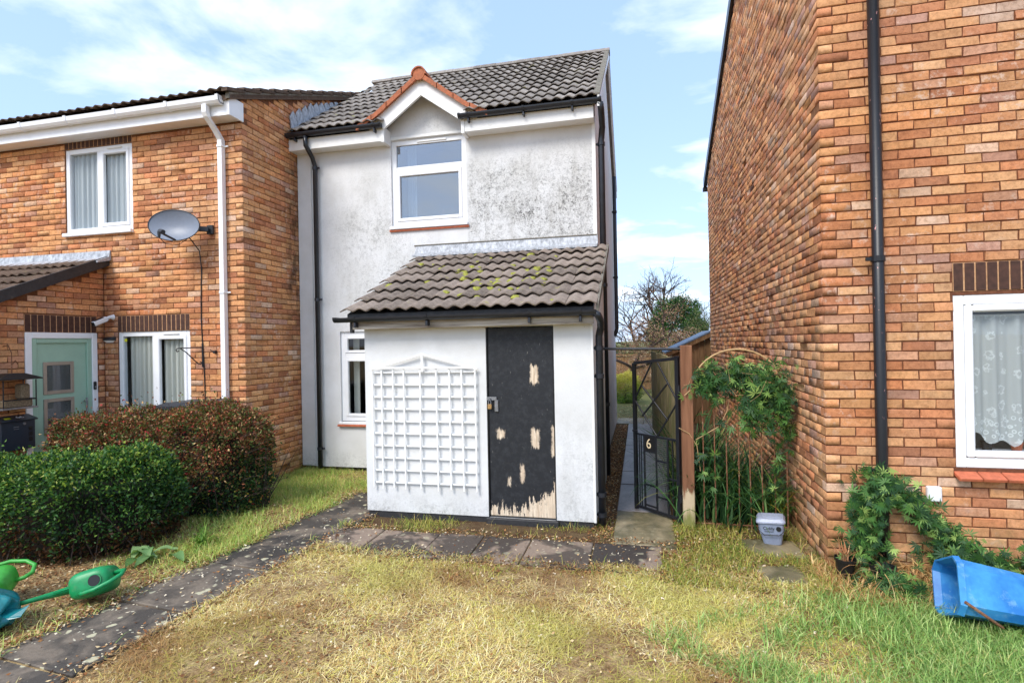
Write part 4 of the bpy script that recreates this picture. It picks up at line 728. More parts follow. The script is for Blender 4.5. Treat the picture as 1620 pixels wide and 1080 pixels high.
pane_box('curtain_rail', win, O, X, NF, u0+0.08, u1-0.08, z1-0.165, z1-0.15, 0.12, 0.14, M['upvc_d'], 0.002)
for k, xx in enumerate((2.66, 2.86)):       # pots on the inner sill
    m = MB(); n = 10; m.loft([[(xx+r_*math.cos(6.283*q/n), RY+0.2+r_*math.sin(6.283*q/n), z) for q in range(n)] for r_, z in ((0.03, 0.93), (0.042, 1.0))]); m.build('sill_pot', M['clay_sill'] if k else M['iron'], win)
pane_box('inner_sill', win, O, X, NF, u0, u1, z0+0.09, z0+0.10, 0.10, 0.30, M['upvc'], 0.002)
n = 8; w_ = (u1-u0+0.06)/n
for k in range(n):
    m = MB(); xc = RX+u0-0.02+(k+0.5)*w_; m.bbox((xc, RY-0.012, 0.775), np.array([(1, 0, 0), (0, 0.93, 0.36), (0, -0.36, 0.93)]), (w_/2-0.003, 0.07, 0.014), 0.004); m.build('sill_tile', M['clay_sill'], rh)
m = MB(); vy = [4.6, 8.5, 12.38]; m.loft([[(RX-0.05, y, rz(y)+0.12), (RX+0.02, y, rz(y)+0.12), (RX+0.02, y, rz(y)-0.06), (RX-0.05, y, rz(y)-0.06)] for y in vy]); m.build('verge_board', M['gutter'], rh)
m = MB(); m.box(RX-0.06, RX+0.1, 12.38, 12.46, 5.02, 5.10, bev=0.006); m.build('gutter_end', M['gutter'], rh)
m = MB(); m.loft([[(RX-0.04, y, rz(y)+0.17), (RXE, y, rz(y)+0.17), (RXE, y, rz(y)+0.12), (RX-0.04, y, rz(y)+0.12)] for y in vy]); m.build('roof', M['tile'], rh)
m = MB(); m.box(RX+0.03, RXE, RB-0.05, RB-0.001, 0, 5.0); m.build('rear_wall', M['mortar'], rh)
downpipe(rh, [(1.825, 4.815, 5.0), (1.825, 4.815, 0.76), (1.825, 4.815, 0.0)], 0.041, M['pipe'], [(1.825, 4.815, 2.45), (1.825, 4.815, 0.80)], (-1, 0, 0), 'soil_pipe')
m = MB(); m.tube([(1.825, 4.815, 0.755), (1.825, 4.815, 0.70)], 0.0425, 14); m.build('pipe_collar', simple('red_primer', S(226, 128, 122), 0.6, 0.3, 40, 0.2), rh)
vb = MB(); vb.bbox((2.188, RY-0.022, 0.624), np.eye(3), (0.049, 0.022, 0.058), 0.008); tag(vb.build('vent_cover', M['white']), 'small square white plastic cover on brick wall below lace curtained window', 'vent cover')
# ================================================================== SMALL THINGS ON THE WALLS
dsh = empty('satellite_dish', (-5.80, 5.93, 3.44), 'grey oval satellite dish on black bracket with cable beside upstairs window', 'satellite dish')
nrm = Vector((0.30, -0.90, 0.20)).normalized(); ax = -Vector((1, -0.05, 0)).cross(nrm).normalized(); rx = ax.cross(nrm).normalized(); rx = rx if rx.x > 0 else -rx
m = MB(); cD = np.array([-5.80, 5.86, 3.44]); rings = []
for t in (0.02, 0.25, 0.5, 0.75, 0.95, 1.0):
    rings.append([tuple(cD+np.array(rx)*0.315*t*math.cos(6.283*k/36)+np.array(ax)*0.212*t*math.sin(6.283*k/36)+np.array(nrm)*(0.075*(t*t-1))) for k in range(36)])
bk = [[tuple(np.array(p)-np.array(nrm)*0.008) for p in r_] for r_ in rings[::-1]]
m.loft(rings+bk); m.build('reflector', M['dish'], dsh, smooth=True)
m = MB(); m.tube(rings[-1]+[rings[-1][0], rings[-1][1]], 0.006, 6, False); m.build('rim', M['bin'], dsh)
low = cD-np.array(ax)*0.20+np.array(rx)*0.05; tip = cD+np.array([0.09, -0.31, -0.15])
m = MB(); m.tube([low, tip], 0.014, 8); m.build('feed_arm', M['bin'], dsh); m = MB(); m.tube([tip+np.array([0.03, 0.03, 0.0]), tip+np.array([-0.04, 0.05, 0.02])], 0.028, 12); m.tube([tip, tip+np.array([-0.005, 0, -0.075])], [0.022, 0.014], 10); m.build('receiver', M['bin'], dsh)
m = MB(); m.bar((-5.60, 6.06, 3.42), (-5.52, 6.13, 3.42), 0.06, 0.06); m.bbox((-5.52, 6.165, 3.42), np.eye(3), (0.045, 0.02, 0.06), 0.006); m.bar((-5.79, 6.03, 3.42), (-5.58, 6.05, 3.42), 0.05, 0.07); m.build('wall_bracket', M['bin'], dsh)
cb = [(-5.70, 6.0, 3.30), (-5.685, 6.15, 3.15), (-5.685, 6.182, 2.9)]+[(-5.685-0.02*math.sin(k*0.6), 6.182, 2.9-0.21*k) for k in range(1, 11)]; m = MB(); m.tube(cb, 0.007, 6); m.tube([tip+np.array([0, 0, -.07]), tip+np.array([0.03, 0.06, -0.14]), low+np.array([0.02, 0.03, -0.06]), (-5.70, 6.0, 3.30)], 0.004, 5); m.build('cable', M['black'], dsh)
sc_ = empty('security_camera', (-7.28, 6.08, 2.27), 'white bullet security camera between the door and window lintels', 'camera'); d = np.array([-0.05, -0.62, -0.28]); d /= np.linalg.norm(d); p0 = np.array([-7.19, 6.10, 2.285])
m = MB(); m.tube([(-7.16, 6.185, 2.31), (-7.17, 6.14, 2.31), tuple(p0)], [0.04, 0.022, 0.02], 12); m.build('mount', M['white'], sc_); m = MB(); sdv = np.cross(d, (0, 0, 1)); sdv /= np.linalg.norm(sdv); A = np.array([d, sdv, np.cross(sdv, d)]); m.bbox(p0+d*0.09, A, (0.10, 0.035, 0.033), 0.012); m.build('housing', M['white'], sc_)
m = MB(); m.bbox(p0+d*0.192, A, (0.004, 0.028, 0.026), 0.003); m.build('lens', M['black'], sc_); m = MB(); m.bbox(p0+d*0.10+A[2]*0.0345, A, (0.07, 0.028, 0.003), 0.002); m.build('top_panel', M['black'], sc_)
wl_ = empty('wall_light', (-7.24, 6.13, 1.98), 'small black half round wall light under the security camera', 'wall light'); m = MB(); m.loft([[(-7.21+0.085*math.cos(math.pi*k/10), 6.185-0.10*math.sin(math.pi*k/10)*s_, z) for k in range(11)] for s_, z in ((0.55, 2.035), (1.0, 2.0), (1.0, 1.985))]); m.build('hood', M['black'], wl_); m = MB(); m.loft([[(-7.21+0.075*math.cos(math.pi*k/10)*s_, 6.18-0.09*math.sin(math.pi*k/10)*s_, z) for k in range(11)] for s_, z in ((1.0, 1.985), (0.6, 1.955))]); m.build('diffuser', M['white'], wl_)
hb = empty('hanging_bracket', (-5.70, 6.17, 1.75), 'black scrolled iron hanging basket bracket right of the downstairs window', 'bracket')
m = MB(); m.bar((-5.69, 6.178, 1.60), (-5.69, 6.178, 1.92), 0.022, 0.012, (0, 1, 0)); m.build('back_plate', M['iron'], hb); m = MB(); m.tube([(-5.69, 6.17, 1.86), (-5.75, 5.90, 1.86), (-5.76, 5.84, 1.855), (-5.762, 5.82, 1.835), (-5.758, 5.835, 1.815), (-5.755, 5.86, 1.825)], 0.007, 7); m.build('arm', M['iron'], hb); m = MB(); m.tube([(-5.75, 5.88, 1.855), (-5.735, 5.96, 1.80), (-5.715, 6.06, 1.70), (-5.70, 6.12, 1.645), (-5.69, 6.15, 1.64), (-5.69, 6.155, 1.67), (-5.695, 6.135, 1.675)], 0.007, 7); m.build('scroll_brace', M['iron'], hb)
m = MB(); m.tube([(-5.49, 6.15, 1.80), (-5.49, 6.188, 1.80)], [0.018, 0.024], 10); m.tube([(-5.49, 6.165, 1.81), (-5.53, 6.17, 1.815), (-5.57, 6.18, 1.83)], 0.005, 5); tag(m.build('wall_hook', M['iron']), 'small dark iron hook in brick wall beside the white downpipe', 'hook')
lb = empty('letter_box', (-7.24, 5.02, 0.69), 'anthracite metal letter box with numbered lid left of the green door', 'letter box')
m = MB(); m.box(-7.32, -7.19, 4.80, 5.17, 0.69, 1.03, bev=0.006); m.build('case', M['anth'], lb); m = MB(); m.loft([[(-7.325, y, 1.095), (-7.325, y, 1.035), (-7.17, y, 1.03), (-7.165, y, 1.042)] for y in (4.785, 5.185)]); m.build('lid', M['anth'], lb)
for k in range(3): m = MB(); m.bbox((-7.1885, 5.115, 0.80+0.065*k), np.eye(3), (0.003, 0.022, 0.024), 0.002); m.build('viewing_slot', M['black'], lb)
m = MB(); m.tube([(-7.19, 5.045, 0.995), (-7.18, 5.045, 0.995)], 0.016, 12); m.build('lock', M['steel'], lb); m = MB(); m.bbox((-7.189, 4.96, 0.965), np.eye(3), (0.0015, 0.03, 0.004), 0.001); m.bbox((-7.189, 4.96, 0.94), np.eye(3), (0.0015, 0.03, 0.0025), 0.001); m.build('printed_line', M['steel'], lb)
lidn = Vector((0.053, 0, 0.16)).normalized(); Mt = Matrix.Translation((-7.245+7.24, 5.035-5.02, 1.072-0.69)) @ Matrix(((0, -lidn.z, lidn.x), (1, 0, 0), (0, lidn.x, lidn.z))).to_4x4(); text_obj('number', '66', 0.085, M['white'], lb, Mt)
m = MB(); m.bbox((-7.24, 4.90, 1.0695), np.array([(lidn.z, 0, -lidn.x), (0, 1, 0), (lidn.x, 0, lidn.z)]), (0.02, 0.03, 0.0015), 0.0005); m.build('sticker', M['yellow'], lb)
bf = empty('bird_feeder', (-7.2, 4.96, 1.18), 'hanging bird feeder with dark roof above the letter box', 'bird feeder')
m = MB(); m.box(-7.31, -7.09, 4.75, 5.14, 1.18, 1.20, bev=0.004); m.build('tray', M['steel'], bf); m = MB()
for (x, y) in ((-7.10, 4.77), (-7.10, 5.12), (-7.30, 5.12)): m.bar((x, y, 1.2), (x, y, 1.52), 0.012, 0.012)
m.bar((-7.10, 4.77, 1.29), (-7.10, 5.12, 1.29), 0.012, 0.016); m.bar((-7.10, 5.125, 1.29), (-7.30, 5.125, 1.29), 0.012, 0.016); m.build('frame', M['black'], bf); m = MB(); m.box(-7.29, -7.12, 4.79, 5.10, 1.201, 1.285, bev=0.01); m.box(-7.28, -7.15, 5.0, 5.10, 1.286, 1.47, bev=0.02); m.build('seed', M['cork'], bf)
m = MB(); m.loft([[(-7.33, 4.70, z), (-7.06, 4.70, z), (-7.06, 5.17, z), (-7.33, 5.17, z)] if s_ == 0 else [(-7.26, 4.85, z), (-7.13, 4.85, z), (-7.13, 5.02, z), (-7.26, 5.02, z)] for s_, z in ((0, 1.525), (0, 1.54), (1, 1.60))]); m.build('roof', M['black'], bf); m = MB(); m.tube([(-7.2, 4.93, 1.60), (-7.2, 4.93, 1.70), (-7.2, 4.97, 1.75), (-7.21, 5.0, 1.71)], 0.006, 6); m.tube([(-7.33, 4.93, 1.92), (-7.25, 4.93, 1.93), (-7.2, 4.93, 1.84), (-7.2, 4.93, 1.70)], 0.006, 6); m.build('hook', M['rust'], bf)
m = MB(); m.bbox((-7.303, 6.022, 1.37), np.eye(3), (0.010, 0.021, 0.055), 0.008); db = m.build('doorbell', M['black']); tag(db, 'small black video doorbell on white frame of the green door', 'doorbell'); m = MB(); m.tube([(-7.294, 6.022, 1.35), (-7.290, 6.022, 1.35)], 0.013, 12); m.build('button', M['steel'], db)
wb = empty('wheelie_bin', (-5.45, 5.80, 0), 'dark grey lidded bin standing behind the reddish hedge', 'bin'); m = MB(); m.loft([[(-5.45-w, 5.80-w*0.9, z), (-5.45+w, 5.80-w*0.9, z), (-5.45+w, 5.80+w*0.8, z), (-5.45-w, 5.80+w*0.8, z)] for w, z in ((0.24, 0.0), (0.30, 1.10))]); m.build('body', M['bin'], wb)
m = MB(); m.loft([[(-5.83, 5.50, 1.10), (-5.08, 5.50, 1.12), (-5.08, 6.08, 1.12), (-5.83, 6.08, 1.10)], [(-5.83, 5.50, 1.15), (-5.08, 5.50, 1.165), (-5.08, 6.08, 1.165), (-5.83, 6.08, 1.15)], [(-5.70, 5.58, 1.19), (-5.18, 5.58, 1.205), (-5.18, 6.02, 1.205), (-5.70, 6.02, 1.19)]]); m.build('lid', M['bin'], wb)
# ================================================================== PLANTS
def unit(a): return a/(np.linalg.norm(a, axis=-1, keepdims=True)+1e-9)
def rdir(n): return unit(rng.normal(size=(n, 3)))
def leaves(P, A, B, L, Wd, fold=0.25):
    """rhombic leaves: base P, direction A, side B, length L, width W -> V,F"""
    n = len(P); L = np.broadcast_to(L, n)[:, None]; Wd = np.broadcast_to(Wd, n)[:, None]; N_ = unit(np.cross(A, B))
    V = np.stack([P, P+A*L*0.45+B*Wd*0.5+N_*Wd*fold, P+A*L, P+A*L*0.45-B*Wd*0.5+N_*Wd*fold], 1).reshape(-1, 3); b = np.arange(n)[:, None]*4
    return V, np.concatenate([b+np.array([[0, 1, 2]]), b+np.array([[0, 2, 3]])], 0)
def pick(cols, w, n, var=0.18):
    c = np.array([x[:3] for x in cols])[rng.choice(len(cols), n, p=np.array(w)/sum(w))]; return c*rng.uniform(1-var, 1+var, (n, 1))
def foliage(name, P, cols, w, L, Wd, mat, parent=None, origin=(0, 0, 0), out=None, droop=0.0, var=0.2, ccol=None):
    n = len(P); A = rdir(n)
    if out is not None: A = unit(A*0.8+out*0.8)
    A[:, 2] -= droop; A = unit(A); B = unit(np.cross(A, rdir(n))); V, F = leaves(P, A, B, rng.uniform(0.55, 1.4, n)*L, rng.uniform(0.6, 1.3, n)*Wd)
    C = ccol if ccol is not None else pick(cols, w, n, var); return np_mesh(name, V, F, np.repeat(C, 4, 0), mat, parent, origin)
def n3(p, s=1.0, k=0):       # cheap smooth noise
    x, y, z = (p*s).T; return (np.sin(x*1.7+k)*np.cos(y*1.3+2*k)+np.sin(y*2.3+z*1.9+k)*0.7+np.cos(z*2.7-x*2.1+3*k)*0.6+0.4*np.sin(5.1*x+4.3*z+k)*np.cos(4.7*y))/2.2
def hedge(name, label, poly, h, n, cols, w, L, Wd, top_cols=None, low_cols=None, seedk=0, bulge=0.10, lowbare=0.0, lowlim=0.42):
    """clipped hedge: footprint polygon (convex), height function h(x,y)"""
    poly = np.array(poly, float); c = poly.mean(0); root = empty(name, (c[0], c[1], 0), label, 'hedge')
    ar = 0.5*np.sum(poly[:, 0]*np.roll(poly[:, 1], -1)-np.roll(poly[:, 0], -1)*poly[:, 1]); 
    if ar < 0: poly = poly[::-1]
    E0 = poly; E1 = np.roll(poly, -1, 0); el = np.linalg.norm(E1-E0, axis=1); per = el.sum(); hm = np.mean([h(*p) for p in poly]); fr = abs(ar)/(abs(ar)+per*hm)
    nt = int(n*fr*1.25); ns = n-nt; mn, mx = poly.min(0), poly.max(0); P = []
    Q = rng.uniform(mn, mx, (nt*4, 2)); ins = np.ones(len(Q), bool)
    for a, b in zip(E0, E1): ins &= ((b[0]-a[0])*(Q[:, 1]-a[1])-(b[1]-a[1])*(Q[:, 0]-a[0])) > 0
    Q = Q[ins][:nt]; zt_ = np.array([h(*q) for q in Q]); pt = np.stack([Q[:, 0], Q[:, 1], zt_], 1); nt = len(pt)
    dmin = np.full(nt, 9.0)
    for a, b in zip(E0, E1): dmin = np.minimum(dmin, np.abs((b[0]-a[0])*(Q[:, 1]-a[1])-(b[1]-a[1])*(Q[:, 0]-a[0]))/np.linalg.norm(b-a))
    pt[:, 2] -= 0.17*np.exp(-(dmin/0.13)**2)
    k = rng.choice(len(el), ns, p=el/per); t = rng.random(ns)[:, None]; q = E0[k]*(1-t)+E1[k]*t; d = (E1-E0)[k]; nr = unit(np.stack([d[:, 1], -d[:, 0]], 1)); hs = np.array([h(*p) for p in q]); zz = rng.random(ns)**0.85*hs
    rel = zz/hs; off = -0.14*np.clip((rel-0.74)/0.26, 0, 1)**2-0.10*np.clip((0.25-rel)/0.25, 0, 1)
    psd = np.concatenate([q+nr*off[:, None], zz[:, None]], 1); P = np.concatenate([pt, psd]); O_ = np.concatenate([np.tile([0, 0, 1.0], (nt, 1)), np.concatenate([nr, np.full((ns, 1), 0.25)], 1)])
    bump_ = 0.075*n3(P, 3.4, seedk)+0.055*n3(P, 10.0, seedk+1); P = P+O_*(bump_[:, None]+bulge*0.15)-O_*np.abs(rng.normal(0, 0.06, (len(P), 1)))+rng.normal(0, 0.010, P.shape)+O_*((rng.random((len(P), 1)) < 0.06)*rng.exponential(0.05, (len(P), 1)))
    C = pick(cols, w, len(P), 0.25)*(1+0.30*n3(P, 6.0, seedk+9))[:, None]; rl_ = P[:, 2]/hm; pn = n3(P, 2.2, seedk+5)
    if low_cols: s_ = (rng.random(len(P)) < np.clip((lowlim-rl_+0.22*pn)*3.2, 0, 0.9)); C[s_] = pick(low_cols[0], low_cols[1], s_.sum())
    if top_cols: s_ = (rng.random(len(P)) < np.clip((rl_-0.62+0.2*pn)*1.6, 0, 0.8)); C[s_] = pick(top_cols[0], top_cols[1], s_.sum())
    if lowbare: kp = rng.random(len(P)) > lowbare*np.clip((0.35-rl_)*3, 0, 0.9); P, O_, C = P[kp], O_[kp], C[kp]
    foliage('leaves', P, None, None, L, Wd, M['leaf'], root, (c[0], c[1], 0), out=O_, ccol=C)
    m = MB(); sh = c+(poly-c)*0.80; m.loft([[(p[0], p[1], 0.0) for p in c+(poly-c)*0.7], [(p[0], p[1], 0.25) for p in sh], [(p[0], p[1], h(*p)-0.30) for p in sh]]); m.build('light_block_core', M['core'], root)  # solid dark block added inside to stop light, coloured as interior shade
    m = MB()
    for _ in range(50):
        j = rng.integers(len(el)); tt = rng.random(); b_ = E0[j]*(1-tt)+E1[j]*tt; b_ = c+(b_-c)*rng.uniform(0.85, 0.97); e_ = b_+rng.normal(0, 0.16, 2); m.tube([(b_[0], b_[1], 0), ((b_[0]+e_[0])/2, (b_[1]+e_[1])/2, hm*0.3), (e_[0], e_[1], hm*0.62)], [0.006, 0.004, 0.002], 4, False)
    tag(m.build('stems', M['twig'], root), kind='stuff'); return root
GREEN = [S(38, 74, 34), S(54, 92, 42), S(78, 114, 48), S(26, 52, 30), S(110, 140, 60)]
hedge('clipped_hedge', 'low clipped dark green hedge with yellow tips beside watering cans', [(-6.9, 3.45), (-4.85, 3.62), (-4.42, 4.15), (-4.50, 4.62), (-5.0, 4.75), (-6.9, 4.55)], lambda x, y: 0.74+0.13*max(0, min(1, (x+5.9)/1.2))-0.12*max(0, min(1, (x+4.72)/0.3)), 44000, GREEN, [4, 4, 3, 4, 1], 0.036, 0.021,
      top_cols=([S(150, 172, 66), S(98, 136, 56), S(58, 100, 44), S(190, 196, 104)], [1.6, 4, 5, 0.8]), low_cols=([S(86, 58, 34), S(66, 44, 30), S(46, 58, 28), S(112, 74, 42)], [4, 4, 2, 2]), seedk=1)
RED = [S(128, 84, 58), S(96, 66, 48), S(166, 104, 70), S(104, 114, 56), S(84, 102, 50), S(188, 108, 76), S(200, 66, 66), S(206, 170, 118)]
hedge('autumn_hedge', 'taller clipped hedge of bronze and red leaves in front of the downstairs window', [(-6.75, 4.95), (-4.50, 4.98), (-4.24, 5.25), (-4.22, 5.60), (-4.40, 5.76), (-6.75, 5.45)], lambda x, y: 1.06+0.12*max(0, min(1, (x+6.0)/1.2))-0.10*max(0, min(1, (x+4.5)/0.25)), 54000, RED, [5, 4, 3, 5, 5, 1.6, 0.7, 2], 0.034, 0.019,
      low_cols=([S(38, 74, 38), S(54, 88, 42), S(96, 120, 52), S(30, 52, 30), S(186, 164, 66)], [4, 4, 2, 4, 0.5]), seedk=4, lowlim=0.6)
hw = bpy.data.objects.get('autumn_hedge'); m = MB()
for k in range(46):                                       # straggling shoots at the right end and on top
    if k < 32: b_ = np.array([-4.28, rng.uniform(5.1, 5.7), rng.uniform(0.15, 1.0)]); d_ = np.array([rng.uniform(0.12, 0.30), rng.normal(0, .08), rng.uniform(0, 0.16)])
    else: b_ = np.array([rng.uniform(-6.2, -4.6), 5.1, 1.08]); d_ = np.array([rng.normal(0, .04), 0, rng.uniform(.06, .2)])
    m.tube([b_, b_+d_*0.6+np.array([0, 0, .02]), b_+d_], [0.003, 0.002, 0.001], 4, False)
tag(m.build('shoots', M['twig'], hw), kind='stuff')
# ---- climber leaves (palmate)
def palmate(name, C0, cols, w, size, parent, droop=0.5, nl=6, seed=0, outdir=None):
    n = len(C0); Ps, As, Bs, Ls = [], [], [], []; N_ = unit(rdir(n)*0.8+(np.array([0, -0.9, 0.45]) if outdir is None else outdir)); X_ = unit(np.cross(N_, rdir(n))); Y_ = unit(np.cross(N_, X_)); col = pick(cols, w, n, 0.22); CC = []
    lsc = rng.uniform(0.5, 1.25, n)
    for k in range(nl):
        an = (k-(nl-1)/2)*(2.6/nl)*1.45; A = X_*math.cos(an)+Y_*math.sin(an); A = A+np.array([0, 0, -droop])*0.55; A = unit(A); Ps.append(C0); As.append(A); Bs.append(unit(np.cross(N_, A))); Ls.append(size*lsc*rng.uniform(0.75, 1.15, n)*(1-0.25*abs(an)/1.5)); CC.append(col)
    V, F = leaves(np.concatenate(Ps), np.concatenate(As), np.concatenate(Bs), np.concatenate(Ls), np.concatenate(Ls)*0.19, 0.12); return np_mesh(name, V, F, np.repeat(np.concatenate(CC), 4, 0), M['leaf'], parent, tuple(WL[parent.name]))
CL = [S(58, 98, 46), S(84, 126, 58), S(40, 74, 40), S(120, 152, 74), S(154, 180, 96)]
# rusty arch trellis between gate post and brick wall
AY = 5.70; ar_ = empty('garden_arch', (0.93, AY, 0), 'rusty iron arched trellis panel between gate post and brick wall', 'arch trellis')
for x in np.interp(np.arange(9), [0, 8], [0.485, 1.352]):
    m = MB(); j = rng.uniform(-.012, .012); m.tube([(x, AY, -0.03), (x+j, AY+j, 0.65), (x, AY, 1.31)], 0.006 if 0.5 < x < 1.34 else 0.008, 7); m.build('upright', M['rust'], ar_)
m = MB(); m.tube([(0.44, AY, 1.305), (1.36, AY, 1.30)], 0.006, 7); m.build('cross_rail', M['rust'], ar_); m = MB(); m.tube([(0.48, AY, 0.03), (1.36, AY, 0.03)], 0.006, 7); m.build('cross_rail', M['rust'], ar_)
m = MB(); m.tube([(0.918-0.433*math.cos(math.pi*k/18), AY, 1.31+0.435*math.sin(math.pi*k/18)) for k in range(19)], 0.009, 8); m.build('hoop', M['cane'], ar_)
cl = empty('climber', (0.95, AY-0.03, 0), 'evergreen climber with fingered leaves hanging over the rusty arch', 'climber')
def blob(n, c, s): return np.array(c)+rng.normal(size=(n, 3))*np.array(s)
PC = np.concatenate([blob(75, (0.66, AY-.03, 1.42), (0.08, .05, .06)), blob(150, (0.92, AY-.03, 1.46), (0.16, .06, .075)), blob(150, (1.18, AY-.05, 1.33), (0.12, .06, .13)), blob(70, (1.30, AY-.05, 1.25), (0.045, .05, .16)), blob(60, (1.05, AY-.04, 1.20), (0.06, .05, .10)), blob(45, (1.12, AY-.04, 1.02), (0.12, .05, .06)), blob(26, (1.33, AY-.04, 0.95), (0.025, .04, .10)), blob(26, (1.26, AY-.05, 0.62), (0.025, .03, .17)), blob(22, (0.62, AY-.05, 0.62), (0.06, .04, .14)), blob(12, (0.72, AY-.05, 1.1), (0.08, .04, .09))])
PC = np.concatenate([PC, PC[:480]+rng.normal(0, .035, (480, 3))]); palmate('leaves', PC, CL, [5, 3, 6, 1.4, 0.4], 0.085, cl, 0.6)
m = MB()
for k in range(26):
    a = PC[rng.integers(len(PC))]; b = a+np.array([rng.normal(0, .16), rng.normal(0, .03), rng.normal(-.05, .16)]); mid_ = (a+b)/2+np.array([0, -.02, -.05]); m.tube([a, mid_, b], 0.0018, 4, False)
m.tube([(0.42, 5.62, 1.30), (0.50, 5.66, 1.37), (0.60, 5.68, 1.40)], 0.005, 5); m.tube([(0.36, 5.62, 0.98), (0.46, 5.64, 0.92), (0.53, 5.66, 0.80), (0.56, 5.68, 0.55)], 0.004, 5); m.tube([(0.52, 5.66, 0.86), (0.75, 5.67, 1.0), (0.82, 5.68, 1.15), (0.85, 5.69, 1.3)], 0.004, 5); tag(m.build('vine_stems', M['cane'], cl), kind='stuff')
# strap-leaved clump behind the arch
def strap(name, label, cat, base, n, Lr, wid, cols, w, spread, mat='grass', arch=0.9, kind=None, lean=(0, 0)):
    ns = 6; b = base if isinstance(base, np.ndarray) else np.array(base)+np.stack([rng.normal(0, spread[0], n), rng.normal(0, spread[1], n), np.zeros(n)], 1); n = len(b); an = rng.uniform(0, 6.283, n); D = np.stack([np.cos(an)+lean[0], np.sin(an)+lean[1], np.zeros(n)], 1); D = unit(D); L = rng.uniform(Lr[0], Lr[1], n); el = rng.uniform(0.9, 1.45, n); cur = rng.uniform(0.6, 1.5, n)*arch; Pt = b.copy(); pts = [Pt]
    for i in range(ns):
        e = el-cur*2.2*(i/ns)**1.3; Pt = Pt+(D*np.cos(e)[:, None]+np.array([0, 0, 1.0])*np.sin(e)[:, None])*(L/ns)[:, None]; pts.append(Pt)
    side = unit(np.cross(D, [0, 0, 1.0])); V = []
    for i, p in enumerate(pts): wv = wid*(1-(i/ns)**2.2)*0.5*rng.uniform(0.8, 1.2, n); V += [p+side*wv[:, None], p-side*wv[:, None]]
    V = np.stack(V, 1).reshape(-1, 3); V[:, 2] = np.maximum(V[:, 2], -0.015); bb = (np.arange(n)*2*(ns+1))[:, None]; F = np.concatenate([bb+np.array([[2*i, 2*i+1, 2*i+3, 2*i+2]]) for i in range(ns)], 0); C = np.repeat(pick(cols, w, n, 0.25), 2*(ns+1), 0); c0 = tuple(b.mean(0)*np.array([1, 1, 0]))
    o = np_mesh(name, V, F, C, M[mat], None, c0); tag(o, label, cat, kind=kind); return o
SG = [S(58, 98, 54), S(78, 120, 66), S(38, 70, 42), S(112, 146, 80), S(160, 160, 90)]
strap('strap_leaf_plant', 'large dark clump of arching strap leaves behind the rusty arch', 'plant', (0.85, 6.25, 0), 520, (0.7, 1.15), 0.02, SG, [5, 5, 4, 2, 0.5], (0.20, 0.28), arch=0.8)
strap('strap_leaf_plant', 'bright strap leaf clump behind the grey food caddy at brick wall', 'plant', (1.20, 5.95, 0), 150, (0.45, 0.8), 0.016, [S(84, 124, 56), S(120, 146, 66), S(54, 92, 44), S(196, 176, 80)], [4, 3, 3, 0.8], (0.09, 0.12), arch=0.6)
strap('strap_leaf_plant', 'tall leafy clump climbing between the fence and the rusty arch', 'plant', (0.62, 7.0, 0), 260, (0.9, 1.35), 0.022, SG, [5, 5, 4, 1, 0.3], (0.12, 0.4), arch=0.6)
# plant trained round the soil pipe
cp = empty('wall_climber', (1.85, 4.72, 0), 'bushy green climber with narrow fingered leaves around the chipped black pipe', 'climber')
def curve_blob(pts, n, s):
    pts = np.array(pts, float); t = rng.uniform(0, len(pts)-1.001, n); i = t.astype(int); f = (t-i)[:, None]; return pts[i]*(1-f)+pts[i+1]*f+rng.normal(size=(n, 3))*np.array(s)
PP = np.concatenate([curve_blob([(1.66, 4.70, 0.10), (1.64, 4.70, 0.30), (1.66, 4.72, 0.5), (1.72, 4.74, 0.62), (1.80, 4.75, 0.74)], 420, (.07, .05, .06)), curve_blob([(1.86, 4.74, 0.72), (1.97, 4.76, 0.60), (2.08, 4.76, 0.48), (2.20, 4.76, 0.36), (2.32, 4.74, 0.26), (2.48, 4.72, 0.17), (2.75, 4.70, 0.14)], 480, (.04, .04, .055)), curve_blob([(2.1, 4.72, .18), (2.4, 4.70, .12), (2.7, 4.66, .12)], 170, (.05, .06, .06)), curve_blob([(1.62, 4.55, .05), (1.75, 4.45, .08), (1.85, 4.35, .06)], 150, (.06, .05, .05))])
PP[:, 1] = np.minimum(PP[:, 1], 4.84); PP[:, 2] = np.maximum(PP[:, 2], 0.02)
palmate('leaves', PP, CL, [5, 4, 4, 2, 0.8], 0.072, cp, 0.45, 7)
m = MB(); m.tube([(1.72, 4.72, 0.0), (1.66, 4.72, .3), (1.72, 4.76, .6), (1.83, 4.77, .74), (2.0, 4.78, .58), (2.3, 4.78, .28), (2.7, 4.76, .12)], 0.006, 6); m.build('stem', M['twig'], cp)
strap('dry_grass_tuft', 'pale dead grass tuft at the foot of the chipped black pipe', 'grass tuft', (2.02, 4.60, 0), 240, (0.18, 0.36), 0.010, [S(196, 156, 104), S(168, 124, 78), S(214, 184, 132)], [3, 3, 2], (0.22, 0.10), 'dry', 1.0)
strap('dry_grass_tuft', 'pale dead grass tuft against brick wall behind the blue bin', 'grass tuft', (2.5, 4.60, 0), 200, (0.16, 0.34), 0.010, [S(196, 156, 104), S(168, 124, 78), S(128, 136, 60)], [3, 3, 3], (0.22, 0.10), 'dry', 1.0)
